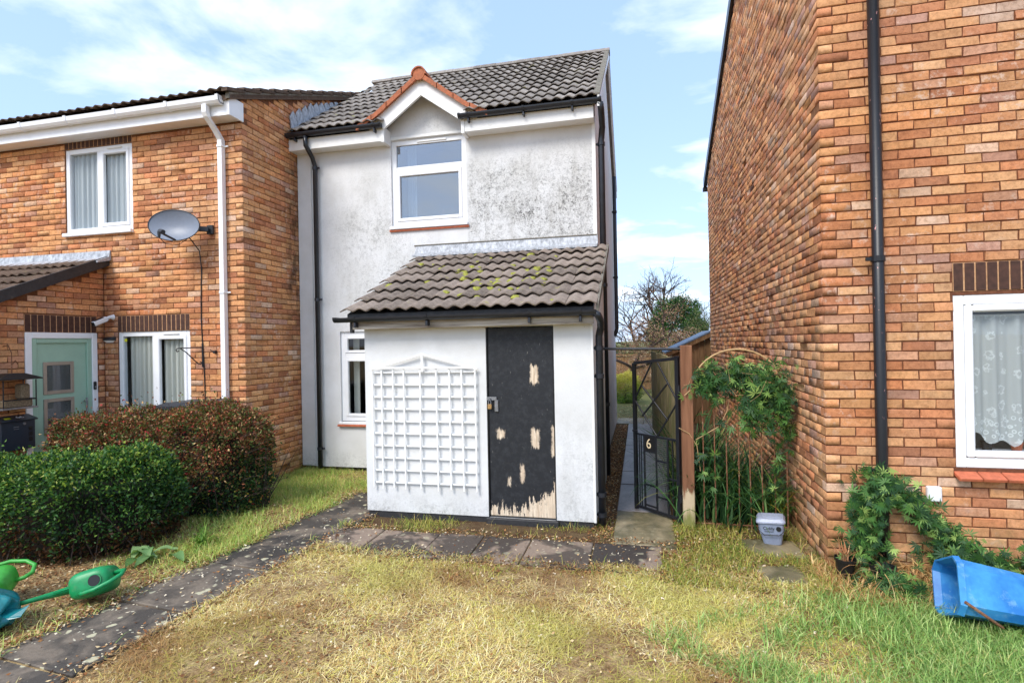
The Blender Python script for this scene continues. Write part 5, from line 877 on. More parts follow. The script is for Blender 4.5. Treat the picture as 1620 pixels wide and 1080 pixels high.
def pot(name, label, x, y, r, h, tilt=0.0):
    rt = empty(name, (x, y, 0), label, 'plant pot', rot=(tilt, 0, 0)); m = MB(); n = 18
    m.loft([[(rr_*math.cos(6.283*k/n), rr_*math.sin(6.283*k/n), z) for k in range(n)] for rr_, z in ((r*.72, 0), (r*.95, h*.86), (r*1.04, h*.87), (r*1.06, h), (r*.98, h), (r*.92, h*.8), (r*.9, h*.78))]); m.build('pot_body', M['black'], rt, local=True)
    m = MB(); m.loft([[(r*.89*math.cos(6.283*k/n), r*.89*math.sin(6.283*k/n), h*.80) for k in range(n)], [(r*.4*math.cos(6.283*k/n), r*.4*math.sin(6.283*k/n), h*.82) for k in range(n)]]); m.build('soil', M['core'], rt, local=True); return rt
pot('plant_pot', 'black plastic pot with dead stalks left of the pipe climber', 1.50, 4.66, 0.072, 0.16, 0.05); pot('plant_pot', 'black plastic pot mostly hidden under the pipe climber', 1.72, 4.56, 0.085, 0.15)
strap('dead_stalks', 'bunch of dead straw stalks standing in the left black pot', 'dead plant', np.array([1.50, 4.66, 0.12])+np.stack([rng.normal(0, .02, 26), rng.normal(0, .02, 26), np.zeros(26)], 1), 26, (0.10, 0.2), 0.012, [S(206, 160, 120), S(170, 116, 80)], [1, 1], (0, 0), 'dry', 0.3)
strap('grass_tuft', 'spiky green grass tuft at the foot of the hedge', 'grass tuft', (-4.05, 4.36, 0), 46, (0.14, 0.28), 0.012, [S(90, 130, 48), S(130, 160, 70)], [1, 1], (0.03, 0.03), 'grass', 0.9)
dk = empty('dock_plant', (-4.20, 3.98, 0), 'broad leaved weed with crumpled green leaves behind the green watering can', 'weed'); m = MB()
for k in range(11):
    an = rng.uniform(0, 6.283); L_ = rng.uniform(.13, .24); d_ = np.array([math.cos(an), math.sin(an), 0]); sd_ = np.array([-d_[1], d_[0], 0]); pr_ = []; h0 = rng.uniform(.03, .09); b_ = np.array([-4.20+rng.normal(0, .09), 3.98+rng.normal(0, .05), 0.0]); vs = []
    for i in range(6):
        t = i/5; c_ = b_+d_*L_*t+np.array([0, 0, h0*math.sin(math.pi*min(1, t*1.1))+0.01]); wv = 0.048*math.sin(math.pi*min(0.97, t*0.9+0.08)); 
        for s_ in (-1, -.5, 0, .5, 1): vs.append(c_+sd_*wv*s_+np.array([0, 0, 0.012*abs(s_)+rng.normal(0, .004)]))
    c = pick([S(104, 140, 84), S(130, 160, 104), S(84, 118, 62)], [1, 1, 1], 1)[0]; m.add(vs, [(i*5+j, i*5+j+1, (i+1)*5+j+1, (i+1)*5+j) for i in range(5) for j in range(4)], (*c, 1))
m.build('leaves', M['leaf'], dk, smooth=True, color=True)
# ---- grasses of the front garden
def blades(name, label, P, Lr, wid, cols, w, flat=0.5, mat='grass', cat='grass', kind='stuff', var=0.22, patch=None):
    n = len(P); an = rng.uniform(0, 6.283, n); el = np.clip(rng.normal(1.15-flat*1.0, 0.35, n), 0.02, 1.5); D = np.stack([np.cos(an), np.sin(an), np.zeros(n)], 1); L = rng.uniform(Lr[0], Lr[1], n)[:, None]; side = np.stack([-np.sin(an), np.cos(an), np.zeros(n)], 1)*wid*rng.uniform(0.6, 1.3, n)[:, None]*0.5; up = np.array([0, 0, 1.0]); e = el[:, None]
    p1 = P+(D*np.cos(e)+up*np.sin(e))*L*0.5; e2 = e-rng.uniform(0.2, 1.0, n)[:, None]; p2 = p1+(D*np.cos(e2)+up*np.sin(e2))*L*0.5; p2[:, 2] = np.maximum(p2[:, 2], P[:, 2]+0.002)
    V = np.stack([P-side, P+side, p1+side*0.8, p1-side*0.8, p2], 1).reshape(-1, 3); b = (np.arange(n)*5)[:, None]; F = np.concatenate([b+np.array([[0, 1, 2]]), b+np.array([[0, 2, 3]]), b+np.array([[3, 2, 4]])], 0); C = pick(cols, w, n, var)
    if patch is not None:
        f = np.clip(0.18+0.75*vn(P[:, 0], P[:, 1], 2.0, 3)+0.45*vn(P[:, 0], P[:, 1], 6.3, 1)+rng.normal(0, .18, n), 0, 0.85)[:, None]; g_ = np.clip(-0.1+0.8*vn(P[:, 0], P[:, 1], 2.7, 6)+rng.normal(0, .2, n), 0, 0.6)[:, None]; C = C*(1-f)+np.array(patch[0][:3])*f*rng.uniform(.7, 1.3, (n, 1)); C = C*(1-g_)+np.array(patch[1][:3])*g_
    C = np.repeat(C, 5, 0); o = np_mesh(name, V, F, C, M[mat]); tag(o, label, cat if kind != 'stuff' else None, kind=kind); return o
def scatter(n, x0, x1, y0, y1, dens):
    P = np.stack([rng.uniform(x0, x1, n), rng.uniform(y0, y1, n)], 1); k = rng.random(n) < dens(P[:, 0], P[:, 1]); P = P[k]; z = gz(P[:, 0], P[:, 1])-0.013; x, y = P.T; sl = ((np.abs(x+3.70-0.105*(y-1.0)) < 0.38) & (y < 7)) | ((x > -2.99) & (x < 0.17) & (y > 4.45) & (y < 5.07)) | ((x > -0.29) & (x < 0.31) & (y > 5.06)) | ((np.abs(x-1.07) < .27) & (np.abs(y-4.9) < .55)); z = np.where(sl, np.maximum(z, 0.003), z); return np.concatenate([P, z[:, None]], 1)
def vn(x, y, s, k=0): return np.sin(x*s+k+1.3*np.sin(y*s*0.7+k))*np.cos(y*s*1.1-k+0.9*np.sin(x*s*0.6))
def off_path(x, y, pad=0.0):
    xc = -3.70+0.105*(y-1.0); on = (np.abs(x-xc) < 0.27-pad+0.05*vn(x, y, 9)+0.03*vn(x, y, 23, 2)) & (y < 6.2); on |= (x > -2.97) & (x < 0.14) & (y > 4.56+0.045*vn(x, y, 7)+0.03*vn(x, y, 19)) & (y < 5.04); on |= (x > -0.27) & (x < 0.29) & (y > 5.0); on |= (x > -2.93) & (x < -0.46) & (y > 5.44); on |= (x > -5.04) & (x < -0.53) & (y > 7.39); on |= (x > 1.44) & (y > 4.86)
    on |= (np.abs(x-1.05) < 0.16) & (np.abs(y-4.62) < 0.16); on |= (np.abs(x-1.09) < 0.22) & (np.abs(y-5.22) < 0.17); return ~on
lush = lambda x, y: np.clip((x-0.0-0.45*(y-2.4)+0.45*vn(x, y, 3.1)+0.3*vn(x, y, 8))*0.8, 0, 1)*np.clip((4.35-y+0.3*(x-1))*2.2, 0, 1)
STRAW = [S(240, 222, 158), S(228, 204, 132), S(246, 234, 188), S(204, 168, 108), S(226, 218, 118), S(176, 134, 88)]
front = lambda x, y: off_path(x, y)*(x > -3.35+0.105*(y-1.0))*1.0
blades('dry_grass', 'mown straw coloured dry grass over the front garden', scatter(270000, -3.4, 2.6, 1.2, 4.6, lambda x, y: front(x, y)*(1-0.8*lush(x, y))*np.clip(0.55+0.7*vn(x, y, 3.3, 2)+0.35*vn(x, y, 9, 4), 0.10, 1)), (0.03, 0.10), 0.0036, STRAW, [4, 4, 3, 3, 3, 1.6], 0.95, 'dry', patch=(S(158, 116, 76), S(190, 190, 92)))
blades('fresh_grass', 'short yellow green grass tufts growing through the dry lawn', scatter(60000, -3.4, 2.6, 1.2, 4.62, lambda x, y: front(x, y)*(1-0.6*lush(x, y))*np.clip(1.4*vn(x, y, 2.6, 5)-0.1+0.5*np.exp(-((y-4.35)/0.2)**2)+0.7*(x-0.2), 0.03, 0.9)), (0.03, 0.08), 0.0034, [S(206, 204, 92), S(178, 190, 84), S(224, 214, 120), S(140, 164, 70)], [4, 3, 3, 2], 0.45)
blades('lawn_grass', 'long bright green grass in the right foreground', scatter(120000, -0.2, 3.4, 1.6, 4.7, lambda x, y: lush(x, y)*off_path(x, y)), (0.07, 0.17), 0.0052, [S(138, 174, 92), S(166, 194, 110), S(108, 146, 74), S(200, 216, 142), S(216, 210, 136)], [5, 4, 3, 2, 1], 0.42)
blades('verge_grass', 'green and yellow grass strip between hedge and path', scatter(90000, -5.3, -2.9, 2.0, 7.38, lambda x, y: off_path(x, y)*(x < -3.45+0.105*(y-1))*np.clip((y-3.4)*0.9, 0.16, 1)*np.clip((x+4.75)*3+(y-4.2)*0.5, 0.06, 1)*np.clip(0.6+0.6*vn(x, y, 3, 1), .2, 1)), (0.05, 0.14), 0.0046, [S(146, 180, 88), S(174, 196, 102), S(206, 204, 112), S(224, 210, 140)], [4, 4, 3, 2], 0.5)
blades('passage_weeds', 'yellowish weeds and grass along porch base and by the gate', scatter(60000, -3.0, 1.45, 4.3, 5.75, lambda x, y: off_path(x, y)*np.where(x > 0.1, np.clip(0.55+0.5*vn(x, y, 5, 3), 0.1, 1)*0.8, np.where((y > 5.06) & (x < -0.4), np.clip(0.05+0.6*vn(x, y, 4, 2), 0.02, .6)*0.7, 0.06))), (0.04, 0.12), 0.0044, [S(150, 158, 70), S(186, 178, 88), S(110, 136, 58), S(206, 184, 116)], [4, 4, 3, 2], 0.45)
blades('straw_heap', 'bent dry stalks lying against the brick wall by the blue bin', scatter(9000, 1.3, 3.2, 4.2, 4.84, lambda x, y: np.clip(0.6+0.5*vn(x, y, 4, 8), 0.1, 1)), (0.08, 0.22), 0.006, [S(206, 164, 110), S(176, 130, 82), S(142, 148, 70), S(222, 196, 140)], [4, 3, 2, 2], 0.7, 'dry')
def litter(name, label, P, size, cols, w, mat='dry'):
    n = len(P); A = rdir(n); A[:, 2] *= 0.3; A = unit(A); B = unit(np.cross(A, np.array([0, 0, 1.0])+0.4*rdir(n))); P = P+np.stack([np.zeros(n), np.zeros(n), rng.uniform(0.004, 0.022, n)], 1); V, F = leaves(P, A, B, rng.uniform(0.5, 1.3, n)*size, rng.uniform(0.35, 0.8, n)*size, 0.2); tag(np_mesh(name, V, F, np.repeat(pick(cols, w, n, .2), 4, 0), M[mat]), label, kind='stuff')
LIT = [S(196, 162, 116), S(146, 98, 62), S(112, 76, 52), S(226, 206, 170), S(172, 124, 78), S(84, 62, 46)]
litter('leaf_litter', 'fallen tan leaves and hedge clippings over soil and passage edge', np.concatenate([scatter(9000, -0.6, 0.0, 5.05, 12.3, lambda x, y: ((x < -0.29) & (x > -0.52) & (y > 5.2))*1.0), scatter(9000, 0.1, 1.4, 4.3, 5.9, lambda x, y: off_path(x, y)*np.clip(0.8-0.6*x, .05, 1)), scatter(26000, -5.4, -3.2, 2.0, 6.2, lambda x, y: off_path(x, y)*(x < -3.5+0.105*(y-1))*np.clip(1.1-(y-2.8)*0.28, .1, 1)*0.55), scatter(13000, -3.3, 1.6, 1.4, 4.5, lambda x, y: front(x, y)*(1-lush(x, y))*np.clip(0.3+0.7*vn(x, y, 2.2, 7), 0.06, 0.9)*0.6), scatter(12000, -4.1, -2.6, 1.5, 6.4, lambda x, y: np.clip((np.abs(x+3.70-0.105*(y-1.0))-0.20)*5, 0.02, 1)*(np.abs(x+3.70-0.105*(y-1.0)) < 0.45)), scatter(5000, -3.0, 0.3, 4.4, 5.2, lambda x, y: np.clip(np.abs(y-4.78)*3.4-0.5, 0.03, 1)), scatter(900, -3.6, 0.3, 2, 7, lambda x, y: 0.10+0*x), scatter(2600, -5.0, -3.0, 5.9, 7.36, lambda x, y: off_path(x, y)*0.6), scatter(2600, -0.6, 0.6, 12.4, 16, lambda x, y: 0.8+0*x)]), 0.027, LIT, [4, 3, 3, 1.6, 3, 2])
litter('pale_leaf_scatter', 'scattered pale dry leaf fragments on lawn and paving', scatter(1500, -3.9, 1.4, 1.6, 5.1, lambda x, y: 0.5+0*x), 0.028, [S(236, 222, 196), S(222, 196, 150)], [1, 1])
# ================================================================== GATE, FENCE, SHED, BACKGROUND
gp = empty('gate_post', (0.43, 5.69, 0), 'brown stained timber gate post with mossy worn foot', 'post'); m = MB(); m.bbox((0.445, 5.70, 0.88), np.eye(3), (0.056, 0.056, 0.91), 0.006); m.build('post_shaft', M['post'], gp)
m = MB(); m.tube([(-0.37, 5.66, 1.77), (0.40, 5.66, 1.755)], 0.013, 8); tag(m.build('overhead_bar', M['iron']), 'thin dark iron bar spanning the passage above the gate', 'bar')
gt = empty('gate', (0.36, 5.74, 0), 'black painted iron gate with diamond bars standing open', 'gate'); Hn = np.array([0.362, 5.75, 0]); Fr = np.array([-0.065, 6.17, 0]); dv = Fr-Hn; GW = np.linalg.norm(dv); dv /= GW; nv_ = np.array([-dv[1], dv[0], 0])
gp_ = lambda u, z, o=0.0: Hn+dv*(GW-u)+np.array([0, 0, z])+nv_*o      # u measured from the free stile
def gbar(name, a, b, w, h=0.012, mat='iron'):
    m = MB(); m.bar(gp_(*a), gp_(*b), w, h, tuple(nv_), 0.002); return m.build(name, M[mat], gt)
gbar('stile', (0.0, 0.0), (0.0, 1.60), 0.036, 0.036); gbar('stile', (GW, 0.0), (GW, 1.68), 0.040, 0.036); gbar('top_rail', (0, 1.60), (GW, 1.66), 0.032, 0.03); gbar('bottom_rail', (0, 0.04), (GW, 0.04), 0.03, 0.02); gbar('mid_rail', (0, 0.83), (GW, 0.83), 0.022, 0.018)
W2 = GW/2; 
for a, b in (((W2-.04, 1.61), (0.0, 1.20)), ((W2+.04, 1.61), (GW, 1.22)), ((0.0, 1.20), (W2+.01, 0.84)), ((GW, 1.22), (W2+.02, 0.84)), ((0.11, 1.36), (GW-0.13, 1.02)), ((GW-0.13, 1.40), (0.11, 1.03))): gbar('diagonal_bar', a, b, 0.016, 0.016)
for u in (0.055, 0.085, 0.13, 0.30, 0.455, 0.52): gbar('upright_bar', (u, 0.05), (u, 0.83), 0.022 if u in (0.13, 0.30, 0.455) else 0.010, 0.014)
for a, b, z in ((0.13, 0.30, 0.66), (0.13, 0.30, 0.30), (0.30, 0.455, 0.58), (0.13, 0.30, 0.08), (0.455, GW, 0.42), (0.30, 0.455, 0.20)): gbar('short_rail', (a, z), (b, z), 0.02, 0.012)
m = MB()
for u in np.linspace(0.15, 0.285, 8): m.tube([gp_(u, 0.31), gp_(u, 0.66)], 0.0016, 4, False)
for z in np.linspace(0.33, 0.65, 18): m.tube([gp_(0.14, z), gp_(0.295, z)], 0.0016, 4, False)
for u in np.linspace(0.315, 0.44, 8): m.tube([gp_(u, 0.21), gp_(u, 0.82)], 0.0016, 4, False)
for z in np.linspace(0.22, 0.81, 30): m.tube([gp_(0.305, z), gp_(0.45, z)], 0.0016, 4, False)
tag(m.build('wire_mesh', M['steel'], gt), kind='stuff'); m = MB(); m.bbox(gp_(0.215, 0.74, 0), np.array([dv, nv_, (0, 0, 1.0)]), (0.08, 0.005, 0.08), 0.002); m.build('number_plate', M['black'], gt)
sgn = -1.0 if (nv_@(CAM-gp_(0.215, 0.74))) < 0 else 1.0
no = nv_*sgn; rt_ = -dv if np.cross(-dv, [0, 0, 1])@no > 0 else dv; Pn = gp_(0.20, 0.74)+no*0.007-np.array(WL[gt.name]); Mt = Matrix(((rt_[0], 0, no[0], Pn[0]), (rt_[1], 0, no[1], Pn[1]), (rt_[2], 1, no[2], Pn[2]), (0, 0, 0, 1))); text_obj('number', '6', 0.15, simple('gold_paint', S(226, 206, 170), 0.4), gt, Mt)
m = MB(); m.bar(gp_(-0.02, 0.86, 0.02), gp_(0.05, 0.86, 0.02), 0.02, 0.02); m.tube([gp_(0.03, 0.87, 0.02), gp_(0.05, 0.91, 0.03)], 0.006, 6); m.build('latch', M['iron'], gt)
for z in (0.25, 1.35): m = MB(); m.tube([gp_(GW+0.02, z-.04), gp_(GW+0.02, z+.04)], 0.016, 8); m.build('hinge', M['iron'], gt)
def fence(name, label, A_, B_, h, n, mat, gap=0.004, thick=0.018, rails=(0.35, 1.3), hz=False):
    A_ = np.array(A_, float); B_ = np.array(B_, float); L = np.linalg.norm(B_-A_); d = (B_-A_)/L; nn = np.array([-d[1], d[0], 0]); root = empty(name, tuple((A_+B_)/2), label, 'fence'); w = L/n
    for i in range(n):
        c = A_+d*(i+.5)*w; hh = h+rng.uniform(-.012, .012); m = MB(); m.bbox(c+np.array([0, 0, hh/2])+nn*rng.uniform(-.006, .006), np.array([d, nn, (0, 0, 1.0)]), (w/2-gap, thick/2, hh/2), 0.003); m.build('board', M[mat], root)
    for z in rails: m = MB(); m.bar(A_+np.array([0, 0, z])-nn*0.04, B_+np.array([0, 0, z])-nn*0.04, 0.04, 0.06); m.build('rail', M[mat], root)
    return root
fence('board_fence', 'mossy vertical board fence along the side passage behind the gate', (0.40, 5.82, 0), (0.22, 11.3, 0), 1.63, 42, 'fence')
fence('garden_fence', 'far brown board fence at the end of the rear garden', (-5.5, 21.0, 0), (3.5, 21.4, 0), 1.25, 60, 'shed')
sh = empty('garden_shed', (1.6, 13.4, 0), 'small timber shed with felt roof peeping past the brick gable', 'shed'); m = MB(); n = 14
for k in range(16):
    xa = 0.70+0.115*k; zt_ = 1.60+0.47*min(xa+.055-0.62, 2.46-(xa+.055)) ; m = MB(); m.box(xa+.002, xa+0.113, 12.62+rng.uniform(0, .006), 12.64, 0, zt_, bev=0.002); m.build('board', M['shed'], sh)
m = MB(); m.loft([[(0.55, y, 1.58), (1.54, y, 2.045), (2.54, y, 1.58), (2.54, y, 1.55), (1.54, y, 2.015), (0.55, y, 1.55)] for y in (12.50, 14.6)]); m.build('roof', M['felt'], sh); m = MB(); m.loft([[(0.56, y, 1.55), (1.54, y, 2.012), (1.54, y, 1.91), (0.56, y, 1.46)] for y in (12.51, 12.54)]); m.build('bargeboard', M['shed'], sh)
m = MB(); m.box(0.70, 2.4, 12.66, 14.5, 0, 1.55); m.build('shed_body', M['shed'], sh); m = MB(); m.box(0.72, 0.74, 12.60, 12.615, 1.1, 1.55); m.box(0.98, 1.0, 12.60, 12.615, 1.1, 1.6)
for k in range(5): m.box(0.74, 0.98, 12.605, 12.615, 1.12+0.09*k, 1.17+0.09*k)
m.build('window_frame', M['shed'], sh)
def ball_plant(name, label, cat, c, r, n, cols, w, L, Wd, trunk=0, zcol=None, squash=(1, 1, 1), group=None, clump=0.25):
    root = empty(name, (c[0], c[1], 0), label, cat, group); d = rdir(n); rad = (1-np.abs(rng.normal(0, 0.16, n)))*(1+clump*n3(d, 3.5, c[0]))[:]; P = np.array(c)+d*rad[:, None]*np.array(r)*np.array(squash); P[:, 2] = np.maximum(P[:, 2], 0.01); C = pick(cols, w, n, 0.25)
    if zcol is not None: t = np.clip((P[:, 2]-c[2])/(r[2])*0.8+0.35+0.2*n3(P, 3), 0, 1)[:, None]; C = C*(1-t)+np.array(zcol[:3])*t*rng.uniform(.8, 1.2, (n, 1))
    foliage('crown', P, None, None, L, Wd, M['leaf'], root, (c[0], c[1], 0), out=d, ccol=C); m = MB(); m.tube([(c[0], c[1], 0), (c[0]+.02, c[1], max(0.1, c[2]))], [0.04+trunk, 0.02+trunk], 8); m.build('trunk', M['twig'], root); return root
ball_plant('golden_shrub', 'round yellow green shrub at the end of the side passage', 'shrub', (-0.46, 16.8, 0.42), (0.50, 0.45, 0.46), 9000, [S(92, 128, 40), S(60, 96, 32), S(128, 156, 54)], [3, 3, 2], 0.045, 0.02, zcol=S(206, 196, 92))
ball_plant('conifer', 'dense dark green rounded conifer beyond the shed', 'tree', (1.50, 24.0, 1.9), (1.20, 1.1, 1.70), 26000, [S(66, 108, 50), S(46, 82, 42), S(96, 132, 60), S(30, 56, 32)], [4, 4, 2, 4], 0.12, 0.04, 0.1)
ball_plant('russet_shrub', 'dry pinkish brown shrub above the shed roof', 'shrub', (0.75, 19.5, 1.2), (1.25, 0.8, 0.95), 12000, [S(170, 134, 112), S(196, 168, 140), S(140, 104, 86), S(146, 146, 96)], [4, 3, 3, 1.5], 0.06, 0.022, clump=0.4)
ball_plant('low_shrub', 'dark green low shrub behind the far garden fence', 'shrub', (-0.6, 23.0, 0.9), (1.3, 0.7, 0.8), 8000, [S(66, 84, 48), S(96, 104, 62), S(120, 96, 72)], [3, 2, 2], 0.07, 0.03, clump=0.4)
def bare_tree(name, label, base, h, seed, rad, levels=5, spread=0.55, buds=None, nb=0, up=0.25, col='twig', sz=0.05):
    rs = random.Random(seed); root = empty(name, base, label, 'tree'); m = MB(); t0 = MB(); tips = []
    def grow(p, d, L, r, lv):
        n = 3; pts = [p]; q = p.copy(); dd = d.copy()
        for i in range(n):
            dd = dd+np.array([rs.gauss(0, .14), rs.gauss(0, .14), rs.gauss(0, .10)+up*0.1]); dd /= np.linalg.norm(dd); q = q+dd*L/n; pts.append(q.copy())
        (t0 if lv == 0 else m).tube(pts, [max(0.0022, r*(1-0.35*i/n)) for i in range(n+1)], 6 if lv < 2 else 3, False); tips.append((pts[-1], pts[1]))
        if lv >= levels: return
        for _ in range(rs.choice((3, 3, 4)) if lv < 3 else rs.choice((2, 3))):
            f = rs.uniform(.45, 1.0); b = pts[min(n, int(f*n+.5))]; nd = dd+np.array([rs.gauss(0, spread), rs.gauss(0, spread), rs.gauss(0.05, spread*0.7)]); nd /= np.linalg.norm(nd); grow(b.copy(), nd, L*rs.uniform(.58, .8), r*.58, lv+1)
    grow(np.array(base, float), np.array([rs.gauss(0, .06), 0, 1.0]), h*0.36, rad, 0)
    t0.build('trunk', M[col], root); m.build('crown', M[col], root)
    if nb:
        P = np.array([tips[rs.randrange(len(tips))][0] for _ in range(nb)])+rng.normal(0, .10, (nb, 3)); foliage('buds', P, buds[0], buds[1], sz, sz*0.5, M['leaf'], root, base)
    return root
bare_tree('bare_tree', 'leafless tree with dark twigs against sky beyond the conifer', (1.9, 30.0, 0), 7.2, 5, 0.16, 6, 0.62)
bare_tree('bare_tree', 'leafless thin tree left of the conifer in the distance', (-0.2, 31.0, 0), 6.2, 12, 0.12, 6, 0.6)
bare_tree('bare_tree', 'leafless tangled tree half hidden by the brick gable edge', (3.2, 26.0, 0), 5.4, 21, 0.13, 6, 0.65)
bare_tree('blossom_tree', 'small dark trunked tree with pinkish buds left of the passage end', (-0.55, 19.0, 0), 4.0, 8, 0.10, 6, 0.62, ([S(186, 138, 116), S(150, 108, 84), S(206, 176, 140)], [3, 3, 2]), 4200)
ball_plant('ivy_shrub', 'olive green shrub behind the shed at the brick gable edge', 'shrub', (2.5, 21.5, 1.6), (0.9, 0.8, 1.3), 7000, [S(92, 104, 60), S(70, 84, 48), S(130, 130, 84)], [3, 3, 2], 0.07, 0.025, clump=0.4)
# ================================================================== LOOSE THINGS IN THE GARDEN
fc = empty('food_caddy', (1.14, 5.36, 0), 'grey lidded food waste caddy by the rusty arch and brick wall', 'caddy', rot=(0, R(-4), R(-12)))
def rrect(w, d, z, c=0.03, n=3, ox=0, oy=0):
    pts = []
    for (sx_, sy_, a0) in ((1, 1, 0), (-1, 1, 90), (-1, -1, 180), (1, -1, 270)):
        for k in range(n+1): a = math.radians(a0+90*k/n); pts.append((ox+sx_*(w-c)+c*math.cos(a), oy+sy_*(d-c)+c*math.sin(a), z))
    return pts
m = MB(); m.loft([rrect(.075, .07, 0), rrect(.092, .088, .095)]); m.loft([rrect(.097, .093, .098), rrect(.108, .105, .20)]); m.build('bucket', M['greycaddy'], fc, local=True); m = MB(); m.loft([rrect(.120, .116, .20), rrect(.120, .116, .212), rrect(.105, .10, .235), rrect(.06, .05, .245)]); m.build('lid', simple('pale_caddy_lid', S(158, 164, 182), .45), fc, local=True)
m = MB(); m.tube([(-.10, 0.0, .19), (-.105, -.07, .13), (-.06, -.108, .095), (.06, -.108, .095), (.105, -.07, .13), (.10, 0, .19)], .004, 6); m.build('handle', M['bin'], fc, local=True)
fwd = Matrix.Rotation(R(90), 4, 'X'); text_obj('caddy_lettering', 'Caddy', .036, M['black'], fc, Matrix.Translation((-.02, -.1035, .155)) @ Matrix.Rotation(R(-6), 4, 'X') @ fwd); text_obj('caddy_small_print', 'food waste', .016, M['bin'], fc, Matrix.Translation((-.02, -.1015, .128)) @ Matrix.Rotation(R(-6), 4, 'X') @ fwd)
m = MB(); m.tube([(.06, -.098, .152), (.06, -.1045, .152)], .021, 16); m.build('round_emblem', M['black'], fc, local=True)
# blue recycling bin on its side
bb_ = empty('recycling_bin', (1.92, 4.05, 0.0), 'sun bleached blue recycling bin lying on its side in long grass', 'bin')
def chrect(w, d, c): return [(-w+c, -d), (w-c, -d), (w, -d+c), (w, d-c), (w-c, d), (-w+c, d), (-w, d-c), (-w, -d+c)]
axv = Vector((0.985, -0.08, -0.13)).normalized(); upv = Vector((0.15, 0.05, 1)); upv = (upv-axv*upv.dot(axv)).normalized(); sdv = axv.cross(upv).normalized(); rollm = R(-24); u2 = upv*math.cos(rollm)+sdv*math.sin(rollm); s2 = sdv*math.cos(rollm)-upv*math.sin(rollm)
c0 = Vector((-0.02, 0.04, 0.222)); ringb = lambda t, w, d, c: [tuple(c0+axv*t+s2*p[0]+u2*p[1]) for p in chrect(w, d, c)]
m = MB(); m.loft([ringb(0.0, .182, .175, .055), ringb(.035, .185, .178, .055), ringb(.036, .170, .164, .05), ringb(.34, .155, .148, .045), ringb(.56, .135, .128, .04), ringb(.565, .12, .115, .035), ringb(.555, .12, .115, .035), ringb(.5, .13, .12, .04), ringb(.04, .158, .152, .046), ringb(0.0, .170, .163, .05)], cap0=False, cap1=False)
m.add(ringb(.56, .13, .12, .04), [(0, 1, 2, 3, 4, 5, 6, 7)]); rn = [ringb(0.0, .182, .175, .055), ringb(0.0, .170, .163, .05)]; m.loft(rn, False, False); m.build('bin_shell', M['blue'], bb_, origin=None, local=True)
m = MB(); p0_ = c0+axv*0.02+s2*0.05-u2*0.185; hp = [c0+axv*0.02-u2*0.10+s2*0.19, c0+axv*0.14-u2*0.16+s2*0.17, c0+axv*0.24-u2*0.19+s2*0.10]; m.tube([tuple(p) for p in hp], .009, 7); m.build('carry_handle', M['rust'], bb_, local=True)
m = MB(); q0 = c0+axv*0.22+u2*0.158+s2*0.03; m.bbox(tuple(q0), np.array([tuple(axv), tuple(s2), tuple(u2)]), (.055, .02, .006), .004); m.build('grip_recess_shade', M['twig'], bb_, local=True)  # dark block on the blue shell stands in for the grip recess's shade
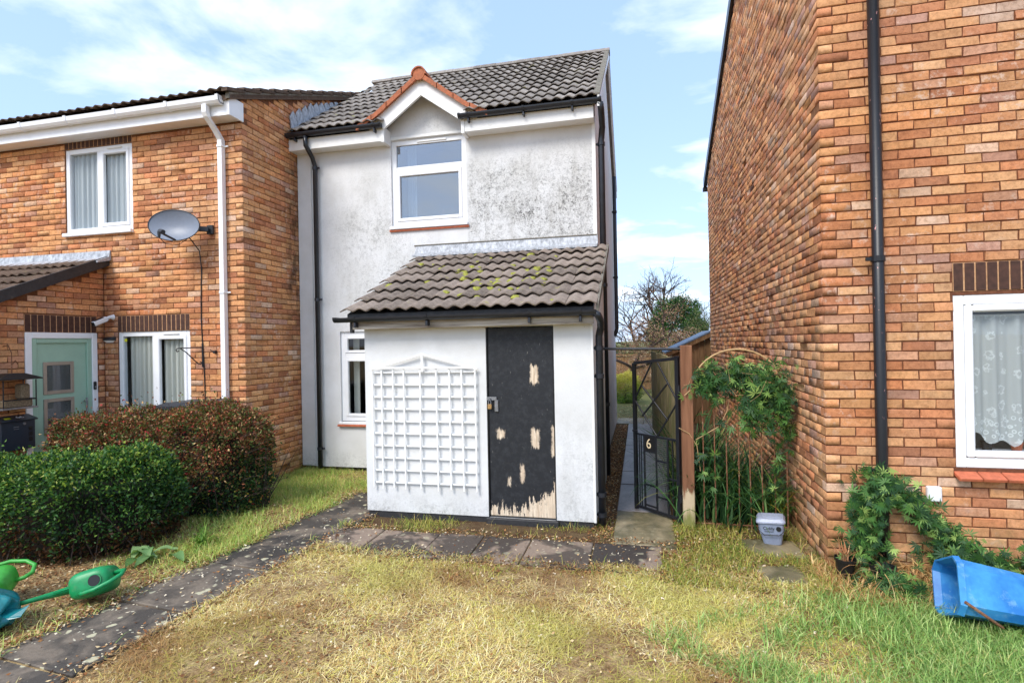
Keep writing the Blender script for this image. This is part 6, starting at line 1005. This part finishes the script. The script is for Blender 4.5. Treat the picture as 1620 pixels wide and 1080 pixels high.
# watering cans lying on their sides
def watering_can(name, label, loc, rot, mat, k=1.0, spout=True):
    rt = empty(name, loc, label, 'watering can', 'watering cans lying by the hedge', rot=rot); sgp = lambda v, e: math.copysign(abs(v)**e, v); ell = lambda z, a, b, n=28: [(k*a*sgp(math.cos(6.283*i/n), 0.62), k*b*sgp(math.sin(6.283*i/n), 0.62), k*z) for i in range(n)]
    m = MB(); m.loft([ell(0, .110, .075), ell(.010, .122, .087), ell(.02, .126, .090), ell(.11, .128, .092), ell(.165, .125, .089), ell(.188, .112, .077), ell(.200, .09, .06), ell(.205, .05, .03)]); m.build('can_body', mat, rt, local=True, smooth=True)
    m = MB(); m.tube([(k*.10, 0, k*.045), (k*.17, 0, k*.09), (k*.27, 0, k*.20), (k*.36, 0, k*.30)], [k*.032, k*.026, k*.016, k*.013], 10); m.bar((k*.11, 0, k*.17), (k*.21, 0, k*.16), k*.012, k*.018); m.build('spout', mat, rt, local=True, smooth=True)
    m = MB(); m.tube([(k*.05, k*.05, k*.19), (k*.02, k*.058, k*.235), (k*-.06, k*.055, k*.255), (k*-.15, k*.035, k*.245), (k*-.205, k*.01, k*.21), (k*-.205, k*-.015, k*.16), (k*-.17, k*-.02, k*.125), (k*-.115, k*-.02, k*.11)], k*.014, 9); m.build('handle', mat, rt, local=True, smooth=True)
    m = MB(); m.tube([(k*-.045, k*-.005, k*.196), (k*-.045, k*-.005, k*.212)], k*.042, 16); m.build('filler_rim', mat, rt, local=True); m = MB(); m.tube([(k*-.045, k*-.005, k*.2105), (k*-.045, k*-.005, k*.2135)], k*.036, 16); m.build('hole_shade_disc', M['black'], rt, local=True); return rt  # flat black disc on the closed body paints the shade of the opening
def basis_rot(xd, zd):
    x_ = Vector(xd).normalized(); z_ = Vector(zd); z_ = (z_-x_*z_.dot(x_)).normalized(); y_ = z_.cross(x_); return Matrix((x_, y_, z_)).transposed().to_euler()
watering_can('watering_can', 'dark green plastic watering can lying on its side with spout pointing left', (-4.02, 3.34, 0.10), basis_rot((-0.86, -0.50, -0.22), (0.42, -0.80, 0.30)), M['green'], 1.08)
watering_can('watering_can', 'lime green watering can on its side at the left picture edge', (-4.66, 2.98, 0.105), basis_rot((-0.85, -0.5, -0.15), (-0.42, 0.85, 0.25)), M['lime'], 1.1)
tb = empty('plastic_bag', (-4.30, 2.76, 0), 'crumpled teal plastic bag at the lower left edge', 'bag'); m = MB(); rings = []
for j in range(17):
    t = j/16; j = j/2; rad = 0.17*math.sin(math.pi*(0.12+0.8*t))**0.7; rings.append([(rad*(1+0.22*math.sin(3*a+j)+0.12*math.sin(7*a-2*j))*math.cos(a)*1.15, rad*(1+0.2*math.cos(4*a+j*1.3))*math.sin(a), 0.24*t+0.02*math.sin(5*a+j)) for a in [6.283*k/48 for k in range(48)]])
m.loft(rings); m.build('bag_body', M['teal'], tb, local=True, smooth=True); m = MB(); m.loft([[(0.10, -0.06, 0.07), (0.10, 0.05, 0.10), (0.10, 0.06, 0.13), (0.10, -0.05, 0.12)], [(0.20, -0.03, 0.09), (0.21, 0.06, 0.12), (0.21, 0.065, 0.125), (0.20, -0.02, 0.10)], [(0.28, 0.02, 0.10), (0.27, 0.08, 0.15), (0.27, 0.083, 0.152), (0.28, 0.023, 0.105)]]); m.build('bag_corner', M['teal'], tb, local=True)
